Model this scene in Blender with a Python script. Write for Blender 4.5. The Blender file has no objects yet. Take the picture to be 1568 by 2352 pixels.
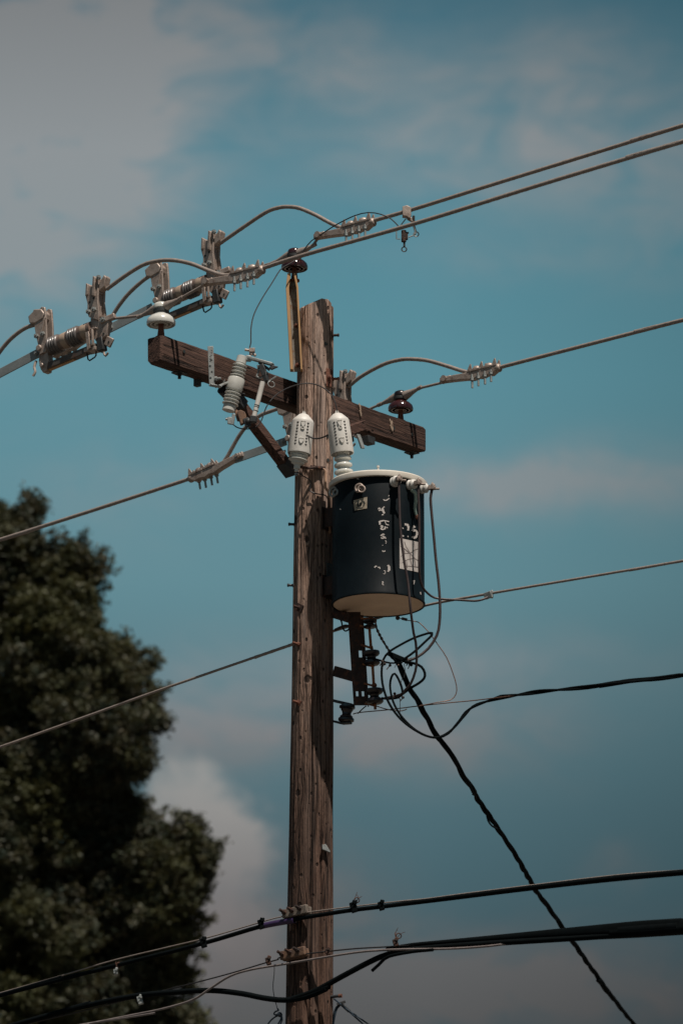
import bpy, bmesh, math, random
import numpy as np
from mathutils import Vector, Matrix, noise as mn
R_ = math.radians
random.seed(7); rng = np.random.default_rng(11)
scn = bpy.context.scene
COL = scn.collection

# ------------------------------------------------------------------ camera
CAM = np.array([.141, -28.6, 1.6]); PITCH = R_(16.1); FPX = 200/36*2352
cd = bpy.data.cameras.new('camera'); cam = bpy.data.objects.new('camera', cd); COL.objects.link(cam)
cam.location = CAM; cam.rotation_euler = (math.pi/2+PITCH, 0, 0)
cd.sensor_fit = 'VERTICAL'; cd.sensor_height = 36; cd.lens = 200
cd.clip_start = .5; cd.clip_end = 2000
cd.dof.use_dof = True; cd.dof.focus_distance = 29.9; cd.dof.aperture_fstop = 3.6
scn.camera = cam

# ------------------------------------------------------------------ world, sun, exposure
SUN_EL, SUN_AZ = R_(64), R_(28)          # azimuth measured from -Y towards +X
sd = Vector((math.sin(SUN_AZ)*math.cos(SUN_EL), -math.cos(SUN_AZ)*math.cos(SUN_EL), math.sin(SUN_EL)))
sl = bpy.data.lights.new('sun', 'SUN'); sl.energy = 5.0; sl.angle = R_(.5); sl.color = (1, .89, .79)
so = bpy.data.objects.new('sun', sl); COL.objects.link(so); so.rotation_euler = sd.to_track_quat('Z', 'Y').to_euler()
so.location = (5, -8, 25)
scn.view_settings.view_transform = 'Standard'; scn.view_settings.look = 'None'
scn.view_settings.gamma = 1; scn.view_settings.use_curve_mapping = False; scn.view_settings.exposure = 0

def ray(x, y):
    f = np.array([0, math.cos(PITCH), math.sin(PITCH)]); u = np.array([0, -math.sin(PITCH), math.cos(PITCH)])
    return f + (x-784)/FPX*np.array([1, 0, 0]) + (1176-y)/FPX*u
def D(x, y, Y):                          # point at world depth Y
    d = ray(x, y); return Vector(CAM + d*((Y-CAM[1])/d[1]))
LDIR = (.806, -.592)                     # direction of the street lines
def DL(x, y, A):                         # point on the vertical plane through A along the line direction
    d = ray(x, y); n = np.array([LDIR[1], -LDIR[0]])
    t = (n@(np.array(A[:2])-CAM[:2]))/(n@d[:2]); return Vector(CAM+d*t)
def zoom(x0, y0, s):                     # reads measurements taken from an enlarged detail
    return lambda zx, zy, Y: D((x0+zx/s)/1.08865, (y0+zy/s)/1.08865, Y)

class NT:
    def __init__(s, nt): s.nt = nt; s.nt.nodes.clear()
    def n(s, t, **k):
        nd = s.nt.nodes.new(t)
        for a, b in k.items(): setattr(nd, a, b)
        return nd
    def l(s, a, b): s.nt.links.new(a, b)
    def m(s, op, a, b=None, c=None, clamp=False):
        nd = s.n('ShaderNodeMath', operation=op); nd.use_clamp = clamp
        for i, q in enumerate((a, b, c)):
            if q is None: continue
            if isinstance(q, (int, float)): nd.inputs[i].default_value = q
            else: s.l(q, nd.inputs[i])
        return nd.outputs[0]
    def mix(s, f, a, b, blend='MIX'):
        nd = s.n('ShaderNodeMix', data_type='RGBA', blend_type=blend)
        for i, q in ((0, f), (6, a), (7, b)):
            if isinstance(q, (int, float)): nd.inputs[i].default_value = q
            elif isinstance(q, tuple): nd.inputs[i].default_value = (*q[:3], 1)
            else: s.l(q, nd.inputs[i])
        return nd.outputs[2]
    def ramp(s, f, stops):
        nd = s.n('ShaderNodeValToRGB'); s.l(f, nd.inputs[0]); e = nd.color_ramp.elements
        while len(e) < len(stops): e.new(.5)
        for el, (p, c) in zip(e, stops):
            el.position = p; el.color = (*c, 1) if isinstance(c, tuple) else (c, c, c, 1)
        return nd.outputs[0]
    def noise(s, vec, scale, detail=4, rough=.5, dist=0):
        nd = s.n('ShaderNodeTexNoise'); nd.inputs['Scale'].default_value = scale
        nd.inputs['Detail'].default_value = detail; nd.inputs['Roughness'].default_value = rough
        nd.inputs['Distortion'].default_value = dist
        if vec is not None: s.l(vec, nd.inputs['Vector'])
        return nd.outputs[0]
    def mapping(s, vec, scale=(1, 1, 1), loc=(0, 0, 0)):
        nd = s.n('ShaderNodeMapping'); s.l(vec, nd.inputs[0])
        nd.inputs['Scale'].default_value = scale; nd.inputs['Location'].default_value = loc
        return nd.outputs[0]

def srgb(r, g, b):
    f = lambda c: (c/255/12.92) if c/255 <= .04045 else ((c/255+.055)/1.055)**2.4
    return (f(r), f(g), f(b))

w = bpy.data.worlds.new('World'); scn.world = w; w.use_nodes = True
N = NT(w.node_tree)
sky = N.n('ShaderNodeTexSky', sky_type='NISHITA'); sky.sun_disc = False
sky.sun_elevation = SUN_EL; sky.sun_rotation = math.pi-SUN_AZ; sky.dust_density = 1.5
tc = N.n('ShaderNodeTexCoord'); sep = N.n('ShaderNodeSeparateXYZ'); N.l(tc.outputs['Generated'], sep.inputs[0])
ysafe = N.m('MAXIMUM', N.m('ABSOLUTE', sep.outputs[1]), .05)
az = N.m('DIVIDE', sep.outputs[0], ysafe); el = N.m('DIVIDE', sep.outputs[2], ysafe)
cmb = N.n('ShaderNodeCombineXYZ'); N.l(az, cmb.inputs[0]); N.l(el, cmb.inputs[1])
n1 = N.noise(cmb.outputs[0], 22, 6, .55, .3); n2 = N.noise(N.mapping(cmb.outputs[0], (1, 1, 1), (7, 3, 0)), 22, 6, .55, .3)
fine = N.noise(N.mapping(cmb.outputs[0], (1, 1.7, 1), (2, 9, 0)), 42, 9, .60, 1.1)
fine2 = N.noise(N.mapping(cmb.outputs[0], (1, 3.2, 1), (5, 1, 0)), 75, 6, .55, .6)
azw = N.m('MULTIPLY_ADD', N.m('SUBTRACT', n1, .5), .030, az); elw = N.m('MULTIPLY_ADD', N.m('SUBTRACT', n2, .5), .022, el)
def blob(x, y, rx, ry, wgt, p=2.0):      # one cloud bank, given where it hangs in the sky
    d = ray(x, y); a, e = d[0]/d[1], d[2]/d[1]
    u = N.m('DIVIDE', N.m('SUBTRACT', azw, float(a)), rx/FPX); v = N.m('DIVIDE', N.m('SUBTRACT', elw, float(e)), ry*1.08/FPX)
    q = N.m('ADD', N.m('MULTIPLY', u, u), N.m('MULTIPLY', v, v))
    return N.m('MULTIPLY', N.m('POWER', 2.718, N.m('MULTIPLY', N.m('POWER', q, p/2), -1.0)), wgt)
CLOUDS = [(60, 180, 400, 330, 1.25), (230, 330, 170, 260, .5), (120, 90, 160, 90, .5), (-60, 560, 330, 220, .9), (250, 60, 330, 160, .5), (760, 130, 260, 120, .45), (1150, 300, 480, 190, .62), (1300, 130, 200, 110, .3),
          (1500, 420, 260, 220, .30), (1250, 610, 330, 60, .25), (1250, 1110, 430, 80, .85), (1000, 1120, 300, 60, .2), (250, 1080, 260, 90, .25),
          (1000, 1510, 420, 80, .6), (700, 1660, 500, 105, .85), (430, 1690, 160, 120, .3), (1050, 1700, 300, 90, .25), (330, 1200, 200, 120, .15),
          (560, 2240, 260, 230, 1.1), (1200, 2270, 560, 110, 1.0), (1390, 1985, 80, 50, .4), (820, 2090, 120, 90, .35), (900, 2330, 400, 120, .5)]
tot = None
for c in CLOUDS:
    b = blob(*c); tot = b if tot is None else N.m('ADD', tot, b)
tex = N.m('ADD', N.ramp(fine, [(.34, .42), (.66, 1.36)]), N.m('MULTIPLY', N.m('SUBTRACT', fine2, .5), .9))
p1_ = N.noise(cmb.outputs[0], 62, 7, .6); p2_ = N.noise(N.mapping(cmb.outputs[0], (1, 1, 1), (4, 4, 0)), 62, 7, .6)
azw = N.m('MULTIPLY_ADD', N.m('SUBTRACT', p1_, .5), .026, az); elw = N.m('MULTIPLY_ADD', N.m('SUBTRACT', p2_, .5), .026, el)
cum = N.m('MULTIPLY', N.m('ADD', blob(425, 1950, 165, 200, 1.0, 8.0), blob(530, 2080, 120, 200, .8, 6.0), clamp=True), N.ramp(n2, [(.3, .75), (.7, 1.0)]))
wide = N.m('MULTIPLY', N.ramp(N.noise(N.mapping(cmb.outputs[0], (1, 2, 1), (1, 1, 0)), 9, 6, .6, .4), [(.46, 0.0), (.66, .9)]),
           N.m('MULTIPLY', N.m('SUBTRACT', N.m('ABSOLUTE', az), .068), 18, clamp=True))   # the same broken cloud goes on round the sky
cmask = N.m('MULTIPLY', N.m('ADD', tot, wide), tex, clamp=True)
# elevation tone of the clear sky (teal, deeper overhead and dim towards the hazy horizon)
def eo(y): d = ray(784, y); return float(d[2]/d[1])
e0, e1 = eo(2352), eo(0)
en = N.m('DIVIDE', N.m('SUBTRACT', el, e0), e1-e0, clamp=True)
BRT = {k: srgb(*v) for k, v in dict(b0=(57, 80, 88), b1=(78, 108, 117), b2=(98, 138, 148), b3=(92, 142, 155), b4=(82, 134, 149), b5=(64, 106, 122)).items()}
clear = N.ramp(en, [(0, BRT['b0']), (.2, BRT['b1']), (.42, BRT['b2']), (.62, BRT['b3']), (.8, BRT['b4']), (1, BRT['b5'])])
ccol = N.ramp(en, [(0, srgb(90, 89, 89)), (.25, srgb(122, 122, 123)), (.34, srgb(140, 143, 146)), (.6, srgb(138, 149, 153)), (.85, srgb(146, 149, 151)), (1, srgb(130, 131, 132))])
skyt = N.n('ShaderNodeHueSaturation'); N.l(sky.outputs[0], skyt.inputs['Color']); skyt.inputs['Saturation'].default_value = .7
base = N.mix(N.m('MULTIPLY', cmask, .9), clear, ccol)
base = N.mix(N.m('MULTIPLY', cum, .88), base, N.ramp(en, [(0, srgb(98, 93, 93)), (.12, srgb(126, 121, 120)), (.24, srgb(168, 163, 158))]))
# side-to-side fall-off of the sky tone (further from the bright quarter of the sky)
side = N.m('MULTIPLY', N.m('MAXIMUM', N.m('SUBTRACT', az, .015), 0), -4.5)
low = N.m('MULTIPLY_ADD', en, -.55, 1.35)
side = N.m('MAXIMUM', N.m('MULTIPLY_ADD', side, low, 1.0, clamp=True), .62)
base = N.mix(1.0, base, N.ramp(side, [(0, 0.0), (1, 1.0)]), 'MULTIPLY')
# above the framed part the dome falls to the darker physical sky
bgp = N.n('ShaderNodeBackground'); N.l(N.mix(1.0, skyt.outputs[0], (.42, .45, .45), 'MULTIPLY'), bgp.inputs[0]); bgp.inputs[1].default_value = .05
bgc = N.n('ShaderNodeBackground'); N.l(base, bgc.inputs[0]); bgc.inputs[1].default_value = 1.0
hi = N.m('MULTIPLY', N.m('SUBTRACT', el, e1+.03), 1.2, clamp=True)
mxs = N.n('ShaderNodeMixShader'); N.l(hi, mxs.inputs[0]); N.l(bgc.outputs[0], mxs.inputs[1]); N.l(bgp.outputs[0], mxs.inputs[2])
out = N.n('ShaderNodeOutputWorld'); N.l(mxs.outputs[0], out.inputs[0])

# ------------------------------------------------------------------ mesh builder
class MB:
    def __init__(s): s.v = []; s.f = []
    def add(s, vs, fs):
        o = len(s.v); s.v += [tuple(q) for q in vs]; s.f += [tuple(i+o for i in f) for f in fs]; return s
    def box(s, c, sz, R=None):
        R = R or Matrix.Identity(3); c = Vector(c); vs = []
        for x in (-.5, .5):
            for y in (-.5, .5):
                for z in (-.5, .5): vs.append(c+R@Vector((x*sz[0], y*sz[1], z*sz[2])))
        return s.add(vs, [(0, 1, 3, 2), (4, 6, 7, 5), (0, 4, 5, 1), (2, 3, 7, 6), (0, 2, 6, 4), (1, 5, 7, 3)])
    def bar(s, p0, p1, wd, ht, up=(0, 0, 1)):
        p0, p1 = Vector(p0), Vector(p1); x = (p1-p0); L = x.length; x.normalize()
        y = Vector(up).cross(x)
        if y.length < 1e-4: y = Vector((0, 1, 0))
        y.normalize(); z = x.cross(y)
        return s.box((p0+p1)/2, (L, wd, ht), Matrix((x, y, z)).transposed())
    def prism(s, poly, y0, y1, o=(0, 0, 0), ex=(1, 0, 0), ey=(0, 1, 0), ez=(0, 0, 1)):
        o, ex, ey, ez = map(Vector, (o, ex, ey, ez)); n = len(poly)
        a = sum(poly[i][0]*poly[(i+1) % n][1]-poly[(i+1) % n][0]*poly[i][1] for i in range(n))
        if a < 0: poly = poly[::-1]
        vs = [o+ex*p[0]+ez*p[1]+ey*y0 for p in poly]+[o+ex*p[0]+ez*p[1]+ey*y1 for p in poly]
        return s.add(vs, [tuple(range(n)), tuple(range(2*n-1, n-1, -1))]+[(i+n, (i+1) % n+n, (i+1) % n, i)[::1] for i in range(n)])
    def lathe(s, prof, o=(0, 0, 0), d=(0, 0, 1), n=32, a0=0):
        o, d = Vector(o), Vector(d).normalized(); x = d.orthogonal().normalized(); y = d.cross(x)
        vs = []; m = len(prof)
        for r, h in prof:
            for k in range(n):
                a = 2*math.pi*k/n+a0; vs.append(o+d*h+(x*math.cos(a)+y*math.sin(a))*max(r, 1e-5))
        fs = [(i*n+k, i*n+(k+1) % n, (i+1)*n+(k+1) % n, (i+1)*n+k) for i in range(m-1) for k in range(n)]
        if prof[0][0] > 1e-4: fs.append(tuple(range(n-1, -1, -1)))
        if prof[-1][0] > 1e-4: fs.append(tuple((m-1)*n+k for k in range(n)))
        return s.add(vs, fs)
    def cyl(s, p0, p1, r0, r1=None, n=16):
        p0, p1 = Vector(p0), Vector(p1); d = p1-p0
        return s.lathe([(r0, 0), (r0 if r1 is None else r1, d.length)], p0, d, n)
    def hexbolt(s, p, d, r=.012, h=.01, shank=.02, rs=.006):
        s.lathe([(r, 0), (r, h)], p, d, 6); return s.lathe([(rs, 0), (rs, h+shank)], p, d, 10)
    def sphere(s, c, r, n=12, sc=(1, 1, 1)):
        c = Vector(c); vs = [c+Vector((0, 0, -r*sc[2]))]; m = n//2
        for i in range(1, m):
            t = math.pi*i/m
            for k in range(n):
                a = 2*math.pi*k/n; vs.append(c+Vector((r*sc[0]*math.sin(t)*math.cos(a), r*sc[1]*math.sin(t)*math.sin(a), -r*sc[2]*math.cos(t))))
        vs.append(c+Vector((0, 0, r*sc[2]))); e = len(vs)-1
        fs = [(0, 1+(k+1) % n, 1+k) for k in range(n)]
        fs += [(1+i*n+k, 1+i*n+(k+1) % n, 1+(i+1)*n+(k+1) % n, 1+(i+1)*n+k) for i in range(m-2) for k in range(n)]
        fs += [(e, 1+(m-2)*n+k, 1+(m-2)*n+(k+1) % n) for k in range(n)]
        return s.add(vs, fs)
    def frames(s, P):
        P = [Vector(p) for p in P]; T = []
        for i in range(len(P)):
            t = P[min(i+1, len(P)-1)]-P[max(i-1, 0)]; T.append(t.normalized() if t.length > 1e-9 else Vector((1, 0, 0)))
        x = T[0].orthogonal().normalized(); out = []
        for i, t in enumerate(T):
            x = (x-t*x.dot(t)).normalized(); out.append((P[i], x, t.cross(x)))
        return out
    def tube(s, P, r, n=10, rf=None, closed=False):
        """rf(i, angle, length) -> radius multiplier"""
        fr = s.frames(P); vs = []; L = 0
        for i, (p, x, y) in enumerate(fr):
            if i: L += (p-fr[i-1][0]).length
            rr = r[i] if isinstance(r, (list, tuple)) else r
            for k in range(n):
                a = 2*math.pi*k/n; q = rr*(rf(i, a, L) if rf else 1)
                vs.append(p+x*(q*math.cos(a))+y*(q*math.sin(a)))
        m = len(fr)
        fs = [(i*n+k, i*n+(k+1) % n, (i+1)*n+(k+1) % n, (i+1)*n+k) for i in range(m-1) for k in range(n)]
        if closed: fs += [((m-1)*n+k, (m-1)*n+(k+1) % n, (k+1) % n, k) for k in range(n)]
        else: fs += [tuple(range(n-1, -1, -1)), tuple((m-1)*n+k for k in range(n))]
        return s.add(vs, fs)
    def ring(s, c, nrm, R, r, n=20, m=8, sx=1.0):
        c, nrm = Vector(c), Vector(nrm).normalized(); x = nrm.orthogonal().normalized(); y = nrm.cross(x)
        return s.tube([c+x*R*sx*math.cos(2*math.pi*k/n)+y*R*math.sin(2*math.pi*k/n) for k in range(n)], r, m, closed=True)
    def build(s, name, mt, parent=None, origin=None, bevel=0, flat=False):
        o = Vector(origin) if origin is not None else (Vector(ORG.get(parent.name, (0, 0, 0))) if parent else Vector())
        me = bpy.data.meshes.new(name); me.from_pydata([tuple(Vector(q)-o) for q in s.v], [], s.f)
        if len(s.f) < 60000:
            bm = bmesh.new(); bm.from_mesh(me); bmesh.ops.recalc_face_normals(bm, faces=bm.faces); bm.to_mesh(me); bm.free()
        me.update()
        if not flat:
            me.polygons.foreach_set('use_smooth', [True]*len(me.polygons)); me.set_sharp_from_angle(angle=R_(38))
        me.materials.append(mt); ob = bpy.data.objects.new(name, me); COL.objects.link(ob)
        if parent: ob.parent = parent; ORG[ob.name] = o
        else: ob.location = o; ORG[ob.name] = o
        if bevel:
            md = ob.modifiers.new('bevel', 'BEVEL'); md.width = bevel; md.segments = 2; md.limit_method = 'ANGLE'; md.angle_limit = R_(40)
        return ob
ORG = {}
def tag(o, label=None, cat=None, group=None, kind=None):
    if label: o['label'] = label
    if cat: o['category'] = cat
    if group: o['group'] = group
    if kind: o['kind'] = kind
    return o
def thing(name, label, cat, loc, rotz=0, group=None, local=False):
    o = bpy.data.objects.new(name, None); COL.objects.link(o); o.location = loc; o.rotation_euler = (0, 0, rotz)
    o.empty_display_size = .1; ORG[o.name] = Vector((0, 0, 0)) if local else Vector(loc)
    return tag(o, label, cat, group)
def copytree(o, parent=None):
    c = o.copy(); COL.objects.link(c); c.parent = parent
    for ch in list(o.children): copytree(ch, c)
    return c
def smooth(P, step=.03):                 # Catmull-Rom through the given points
    P = [Vector(p) for p in P]; Q = [P[0]*2-P[1]]+P+[P[-1]*2-P[-2]]; out = []
    for i in range(1, len(Q)-2):
        a, b, c, d = Q[i-1:i+3]; n = max(2, int((c-b).length/step))
        for k in range(n):
            t = k/n; out.append(.5*((2*b)+(c-a)*t+(2*a-5*b+4*c-d)*t*t+(3*b-a-3*c+d)*t**3))
    out.append(P[-1]); return out
def strandf(lobes, lay, depth=.10):
    return lambda i, a, L: 1-depth*abs(math.sin(lobes/2*(a-2*math.pi*L/lay)))**.7*1.0+depth*.3
def wire(name, P, r, mt, label, cat, group=None, strands=0, lay=.2, n=8, step=.03, parent=None):
    P = [Vector(p) for p in P]
    mb = MB()
    if strands: mb.tube(smooth(P, .011), r, strands*3, strandf(strands, lay, .16))
    else: mb.tube(smooth(P, step), r, n)
    if parent: return mb.build(name, mt, parent)
    o = mb.build(name, mt, origin=P[0]); return tag(o, label, cat, group)

# ------------------------------------------------------------------ materials
def mat(name, c1, c2=None, rough=.6, metal=0, scale=25, bump=.15, lo=.35, hi=.65, spec=.5, rust=None, rustamt=.5, coat=0, stretch=(1, 1, 1)):
    m = bpy.data.materials.new(name); m.use_nodes = True; N = NT(m.node_tree)
    tc = N.n('ShaderNodeTexCoord'); v = N.mapping(tc.outputs['Object'], stretch)
    b = N.n('ShaderNodeBsdfPrincipled'); o = N.n('ShaderNodeOutputMaterial'); N.l(b.outputs[0], o.inputs[0])
    n1 = N.noise(v, scale, 6, .6); n2 = N.noise(v, scale*6, 4, .6)
    f = N.ramp(n1, [(lo, 0.0), (hi, 1.0)])
    col = N.mix(f, c1, c2 or tuple(x*.6 for x in c1))
    if rust:
        rf = N.ramp(N.noise(N.mapping(tc.outputs['Object'], stretch, (5, 5, 5)), scale*.8, 8, .7), [(1-rustamt-.08, 0.0), (1-rustamt+.05, 1.0)])
        col = N.mix(rf, col, rust)
    N.l(col, b.inputs['Base Color']); b.inputs['Metallic'].default_value = metal
    rr = N.m('MULTIPLY_ADD', N.m('SUBTRACT', n2, .5), .35, rough, clamp=True); N.l(rr, b.inputs['Roughness'])
    b.inputs['Specular IOR Level'].default_value = spec; b.inputs['Coat Weight'].default_value = coat; b.inputs['Coat Roughness'].default_value = .1
    bp = N.n('ShaderNodeBump'); bp.inputs['Strength'].default_value = bump; bp.inputs['Distance'].default_value = .004
    N.l(N.m('ADD', n1, n2), bp.inputs['Height']); N.l(bp.outputs[0], b.inputs['Normal'])
    return m

def wood(name, light, mid, dark, axis='z', pits=.5, knots=(), zfade=None, crack=.5, seed=0, gs=1.0, speck=.2):
    m = bpy.data.materials.new(name); m.use_nodes = True; N = NT(m.node_tree)
    tc = N.n('ShaderNodeTexCoord'); v = tc.outputs['Object']
    st = lambda k: {'x': (k, 1, 1), 'z': (1, 1, k)}[axis]
    if knots:                            # the grain bends round every knot
        for (kx, ky, kz, kr) in knots:
            s_ = N.n('ShaderNodeVectorMath', operation='SUBTRACT'); N.l(tc.outputs['Object'], s_.inputs[0]); s_.inputs[1].default_value = (kx, ky, kz)
            sc = N.n('ShaderNodeVectorMath', operation='MULTIPLY'); N.l(s_.outputs[0], sc.inputs[0]); sc.inputs[1].default_value = (1/kr, 1/kr, .45/kr)
            ln = N.n('ShaderNodeVectorMath', operation='LENGTH'); N.l(sc.outputs[0], ln.inputs[0])
            g = N.m('POWER', 2.718, N.m('MULTIPLY', N.m('MULTIPLY', ln.outputs['Value'], ln.outputs['Value']), -.35))
            sh = N.n('ShaderNodeVectorMath', operation='SCALE'); N.l(s_.outputs[0], sh.inputs[0]); N.l(N.m('MULTIPLY', g, -.75), sh.inputs['Scale'])
            ad = N.n('ShaderNodeVectorMath', operation='ADD'); N.l(v, ad.inputs[0]); N.l(sh.outputs[0], ad.inputs[1]); v = ad.outputs[0]
    grain = N.noise(N.mapping(v, st(.05), (seed, seed, 0)), 95*gs, 6, .62, .6)
    broad = N.noise(N.mapping(v, st(.12), (seed+4, 0, seed)), 22, 5, .6, .4)
    big = N.noise(N.mapping(v, st(.5), (seed+9, 0, 2)), 4.5, 4, .55)
    fib = N.noise(N.mapping(v, st(.03), (seed, 3, 0)), 420*gs, 2, .5)
    cr = N.noise(N.mapping(v, st(.022), (seed+1, 6, 1)), 38*gs, 3, .5, .8)
    crack_m = N.ramp(N.m('ABSOLUTE', N.m('SUBTRACT', cr, .5)), [(0, 1.0), (.012+.02*crack, 0.0)])
    if speck > .3:
        c2_ = N.noise(N.mapping(v, st(.03), (8, 2, 3)), 17, 3, .5, .5); crack_m = N.m('MAXIMUM', crack_m, N.ramp(N.m('ABSOLUTE', N.m('SUBTRACT', c2_, .52)), [(0, 1.0), (.012, 0.0)]))
    crack_m = N.m('MULTIPLY', crack_m, N.ramp(big, [(.35, 0.0), (.55, 1.0)]))
    f1 = N.ramp(broad, [(.32, 0.0), (.68, 1.0)]); col = N.mix(f1, light, mid)
    f2 = N.ramp(grain, [(.40, 1.0), (.55, 0.0)]); col = N.mix(N.m('MULTIPLY', f2, .75), col, dark)
    col = N.mix(N.m('MULTIPLY', N.ramp(fib, [(.4, 1.0), (.6, 0.0)]), .45), col, tuple(x*.5 for x in mid))
    spn = N.noise(N.mapping(v, st(.22), (seed, 9, 4)), 210, 4, .65); col = N.mix(N.m('MULTIPLY', N.ramp(spn, [(.36, 1.0), (.50, 0.0)]), speck), col, dark)
    if speck > .3: col = N.mix(N.m('MULTIPLY', N.ramp(N.noise(N.mapping(v, st(.16), (3, 1, seed)), 13, 5, .6, .7), [(.48, 0.0), (.60, 1.0)]), .45), col, (.30, .255, .23))
    vor = N.n('ShaderNodeTexVoronoi'); N.l(N.mapping(tc.outputs['Object'], st(.6)), vor.inputs['Vector']); vor.inputs['Scale'].default_value = 30
    pm = N.m('MULTIPLY', N.ramp(vor.outputs['Distance'], [(.13, 1.0), (.25, 0.0)]),
             N.ramp(N.noise(tc.outputs['Object'], 9, 3), [(.60-.2*pits, 0.0), (.65-.2*pits, 1.0)]))
    col = N.mix(N.m('MULTIPLY', pm, .85), col, tuple(x*.15 for x in dark))
    col = N.mix(crack_m, col, tuple(x*.2 for x in dark))
    hgt = N.m('ADD', N.m('MULTIPLY', grain, .6), N.m('MULTIPLY', fib, .25)); hgt = N.m('SUBTRACT', hgt, N.m('ADD', crack_m, pm))
    if knots:
        for (kx, ky, kz, kr) in knots:
            s_ = N.n('ShaderNodeVectorMath', operation='SUBTRACT'); N.l(tc.outputs['Object'], s_.inputs[0]); s_.inputs[1].default_value = (kx, ky, kz)
            sc = N.n('ShaderNodeVectorMath', operation='MULTIPLY'); N.l(s_.outputs[0], sc.inputs[0]); sc.inputs[1].default_value = (1/kr, 1/kr, .75/kr)
            ln = N.n('ShaderNodeVectorMath', operation='LENGTH'); N.l(sc.outputs[0], ln.inputs[0])
            q = N.m('ADD', ln.outputs['Value'], N.m('MULTIPLY', N.noise(tc.outputs['Object'], 60, 3), .5))
            km = N.ramp(q, [(.7, 1.0), (1.0, 0.0)]); col = N.mix(N.m('MULTIPLY', km, .9), col, tuple(x*.25 for x in dark))
            hgt = N.m('SUBTRACT', hgt, km)
    if zfade:                            # tint darkens the wood colour down the pole, paler above
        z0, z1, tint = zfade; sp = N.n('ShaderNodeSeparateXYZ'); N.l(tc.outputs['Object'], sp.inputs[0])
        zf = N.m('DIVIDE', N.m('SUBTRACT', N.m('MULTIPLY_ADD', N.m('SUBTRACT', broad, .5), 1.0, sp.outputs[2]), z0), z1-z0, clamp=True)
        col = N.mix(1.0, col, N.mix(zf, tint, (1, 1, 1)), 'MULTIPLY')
    b = N.n('ShaderNodeBsdfPrincipled'); o = N.n('ShaderNodeOutputMaterial'); N.l(b.outputs[0], o.inputs[0]); N.l(col, b.inputs['Base Color'])
    b.inputs['Roughness'].default_value = .88; b.inputs['Specular IOR Level'].default_value = .25
    bp = N.n('ShaderNodeBump'); bp.inputs['Strength'].default_value = .9; bp.inputs['Distance'].default_value = .006
    N.l(hgt, bp.inputs['Height']); N.l(bp.outputs[0], b.inputs['Normal'])
    return m

M = {}
M['cable'] = mat('weathered_aluminium', (.29, .25, .222), (.215, .182, .162), .6, .1, 60, .1)
M['alum'] = mat('cast_aluminium', (.41, .345, .30), (.30, .245, .21), .5, .35, 30, .25, rust=(.17, .115, .09), rustamt=.38)
M['galv'] = mat('galvanised_steel', (.33, .36, .35), (.22, .24, .24), .5, .35, 35, .2, rust=(.15, .09, .055), rustamt=.32)
M['bargrey'] = mat('grey_flat_bar', (.26, .29, .29), (.2, .225, .225), .5, .2, 18, .12)
M['darkmetal'] = mat('dark_metal', (.045, .05, .052), (.025, .028, .03), .55, .3, 30, .2)
M['rust'] = mat('rusty_steel', (.19, .075, .045), (.10, .042, .028), .85, .1, 40, .5)
M['rustdark'] = mat('dark_rusty_steel', (.05, .028, .022), (.025, .018, .016), .8, .2, 30, .45, rust=(.12, .045, .022), rustamt=.4)
M['orange'] = mat('orange_rust_rod', (.30, .115, .04), (.14, .05, .025), .8, .1, 40, .4)
M['tan'] = mat('tan_fibreglass', (.50, .30, .14), (.38, .22, .095), .6, 0, 12, .15, stretch=(1, 1, .2))
M['tanin'] = mat('grey_channel_web', (.24, .23, .20), (.15, .14, .12), .6, .1, 14, .2, rust=(.15, .07, .03), rustamt=.38)
M['white'] = mat('white_porcelain', (.60, .615, .58), (.48, .485, .45), .22, 0, 14, .05, coat=.35)
M['guard'] = mat('pale_polymer_guard', (.64, .635, .60), (.53, .52, .485), .5, 0, 16, .1)
M['brownglaze'] = mat('brown_glazed_porcelain', (.045, .012, .012), (.022, .008, .009), .16, 0, 12, .03, coat=.7)
M['blackglaze'] = mat('dark_glazed_porcelain', (.012, .008, .009), (.008, .006, .007), .32, 0, 12, .03, coat=.15)
M['poly'] = mat('grey_brown_insulator', (.20, .15, .125), (.14, .10, .083), .4, 0, 18, .06, coat=.15)
M['ribs'] = mat('grey_glazed_sheds', (.125, .115, .11), (.09, .083, .08), .38, 0, 18, .05, coat=.12)
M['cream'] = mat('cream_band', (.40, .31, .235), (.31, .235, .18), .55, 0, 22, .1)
M['black'] = mat('black_cable_jacket', (.0028, .005, .006), (.002, .0035, .004), .85, 0, 25, .12, spec=.06)
M['thin'] = mat('thin_black_wire', (.02, .02, .022), (.012, .012, .012), .55, .1, 40, .05)
M['brownwire'] = mat('brown_insulated_lead', (.045, .029, .028), (.026, .018, .019), .55, 0, 20, .1)
M['copper'] = mat('weathered_copper', (.19, .105, .075), (.11, .07, .055), .55, .4, 50, .1)
M['greycable'] = mat('grey_cable_jacket', (.22, .19, .18), (.15, .13, .125), .55, 0, 25, .1)
M['purple'] = mat('purple_tape', (.040, .022, .085), (.03, .015, .06), .55, 0, 25, .1)
M['blue'] = mat('blue_black_drop_cable', (.015, .035, .055), (.008, .018, .03), .5, 0, 25, .1)
M['mint'] = mat('mint_ground_strap', (.36, .50, .44), (.28, .38, .34), .5, .1, 25, .1)
M['label'] = mat('weathered_white_decal', (.55, .52, .49), (.44, .41, .385), .65, 0, 20, .1)
M['tagmat'] = mat('peeling_tag', (.42, .37, .29), (.30, .25, .18), .7, 0, 55, .2)
M['tanwire'] = mat('tan_wire_cover', (.42, .27, .18), (.30, .19, .13), .7, 0, 20, .1)
M['ink'] = mat('dark_ink', (.02, .03, .03), (.015, .02, .02), .7, 0, 25, .05)
M['tank'] = mat('black_tank_paint', (.003, .0062, .0085), (.0045, .009, .012), .55, 0, 6, .05, spec=.10)
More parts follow.
